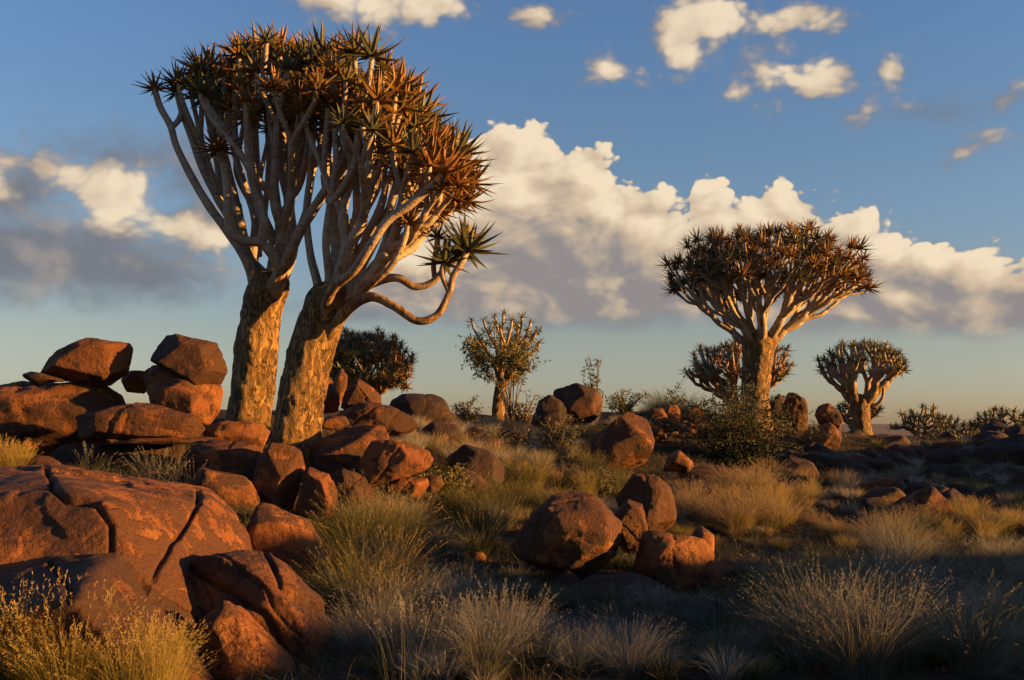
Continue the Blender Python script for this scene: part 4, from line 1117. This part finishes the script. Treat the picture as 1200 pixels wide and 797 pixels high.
zone(1070, 622, 130, 22, 30, ['gold', 'tan', 'green'], 0.66, 'around the small red stone')
zone(985, 745, 85, 60, 20, ['grey', 'green', 'green'], 0.95, 'below the dark low boulder')
zone(1030, 690, 60, 40, 12, ['grey'], 0.9, 'beside the dark boulder with the orange face')
zone(1160, 720, 70, 80, 18, ['grey', 'grey', 'stalk', 'green'], 0.8, 'around the leafless twig bush')
zone(750, 722, 70, 10, 9, ['stalk', 'stalk', 'grey'], 0.5, 'on the sloping shaded slab')
zone(650, 785, 220, 20, 18, ['stalk', 'grey', 'grey'], 0.62, 'near the rounded dark boulder')
zone(590, 530, 90, 26, 60, ['grey', 'green', 'tan'], 0.75, '', True)
zone(670, 520, 80, 26, 34, ['grey', 'green'], 0.8, '', True)
zone(460, 520, 50, 20, 16, ['grey', 'stalk'], 0.7, '', True)
zone(540, 500, 60, 8, 26, ['tan', 'grey'], 0.75, '', True)
zone(790, 500, 90, 14, 26, ['tan', 'green', 'grey'], 0.7, '', True)
zone(1050, 560, 140, 24, 36, ['grey', 'grey', 'green'], 0.75, '', True)
zone(1100, 532, 100, 8, 16, ['grey', 'green'], 0.8, '', True)
zone(900, 605, 320, 50, 230, ['tan', 'gold', 'green', 'grey'], 0.5, '', True)
zone(600, 660, 230, 95, 170, ['green', 'grey'], 0.45, '', True)
zone(1080, 710, 170, 90, 130, ['grey', 'green', 'grey'], 0.45, '', True)
zone(560, 750, 190, 60, 90, ['grey', 'green'], 0.42, '', True)
zone(820, 760, 200, 45, 60, ['grey', 'green'], 0.42, '', True)
FM = {'gold': GOLD, 'tan': TAN, 'grey': GREYG, 'green': GREEN, 'stalk': GREYG}
for kd, lst in FAR.items():
    if not lst: continue
    VV, QQ, off = [], [], 0
    for pt, sc in lst:
        V, Q, _ = blades(srs, 150, 0.48 * sc, 0.10 * sc, 0.36, 0.35, 0.0028, 3)
        VV.append(V + pt); QQ.append(Q + off); off += len(V)
    o = obj('slope_grass', mesh_from('slope_grass', np.vstack(VV), np.vstack(QQ), FM[kd], False))
    tag(o, {'gold': 'golden', 'tan': 'straw-coloured', 'grey': 'grey', 'green': 'green', 'stalk': 'thin pale'}[kd] + ' grass growing between the rocks of the slope', 'grass', kind='stuff')
for x in (770, 778, 786, 794):
    pt = P3(x, 482, 26.0); pt[2] = ground_z(pt[0], pt[1])[0] - 0.02
    put_tuft('green', pt, 1.5, 'on the crest left of the green bush')

# short grass and litter that covers the soil: too fine to count
gs = np.random.default_rng(5)
N0 = 9000
px = gs.uniform(-40, 1240, N0); py = 500 + 300 * gs.uniform(0, 1, N0) ** 1.15
dd = hit(px, py)
ok = np.isfinite(dd); px, dd = px[ok], dd[ok]
gx2 = (px - 600) / F * dd; gy2 = dd + gs.normal(0, 0.1, len(dd)); gz2 = ground_z(gx2, gy2) - 0.01
pts2 = np.stack([gx2, gy2, gz2], 1)
ok = np.ones(len(pts2), bool)
for rc, re in ROCKS:
    q = (pts2 - rc) / (re * 0.95); ok &= (q * q).sum(1) > 1
pts2 = pts2[ok]; dd = dd[ok]
VV, QQ, off = [], [], 0
for j in range(6):
    sub = pts2[j::6]
    V, Q, _ = blades(gs, len(sub) * 9, 0.17, 0.01, 0.6, 0.5, 0.0016, 3, 0.6)
    own = np.repeat(np.arange(len(sub)), 9)
    sp = gs.normal(0, 0.07, (len(own), 2))
    add = np.hstack([sub[own, :2] + sp, sub[own, 2:]])
    sc = (0.8 + np.linalg.norm(sub[own, :2], axis=1) / 25)
    V = V.reshape(len(own), -1, 3) * sc[:, None, None] + add[:, None]
    VV.append(V.reshape(-1, 3)); QQ.append(Q + off); off += len(VV[-1])
COVER = leafy('cover_grass', (0.09, 0.080, 0.032), (0.23, 0.175, 0.080), transl=0.3)
o = obj('ground_grass', mesh_from('ground_grass', np.vstack(VV), np.vstack(QQ), COVER, False))
tag(o, 'short dry grass covering the soil between the boulders', 'grass', kind='stuff')

# gravel and stone chips on the bare soil
V0, F0 = ico(1)
npb = 5200
px = gs.uniform(-40, 1240, npb); py = 500 + 300 * gs.uniform(0, 1, npb) ** 1.1
dd = hit(px, py); ok = np.isfinite(dd); px, dd = px[ok], dd[ok]
cx_ = (px - 600) / F * dd; cz_ = ground_z(cx_, dd)
sz = gs.uniform(0.008, 0.030, len(dd)) * (0.7 + dd / 14)
C_ = np.stack([cx_, dd, cz_ + sz * 0.15], 1)
Vp = V0[None] * (sz[:, None] * gs.uniform(0.6, 1.3, (len(dd), 3)) * np.array([1, 1, 0.7]))[:, None, :] * gs.uniform(0.75, 1.2, (len(dd), len(V0), 1)) + C_[:, None, :]
Fp = (F0[None] + (np.arange(len(dd)) * len(V0))[:, None, None]).reshape(-1, 3)
o = obj('gravel', mesh_from('gravel', Vp.reshape(-1, 3), Fp, ROCK_G, False))
tag(o, 'loose gravel and stone chips on the soil', 'gravel', kind='stuff')
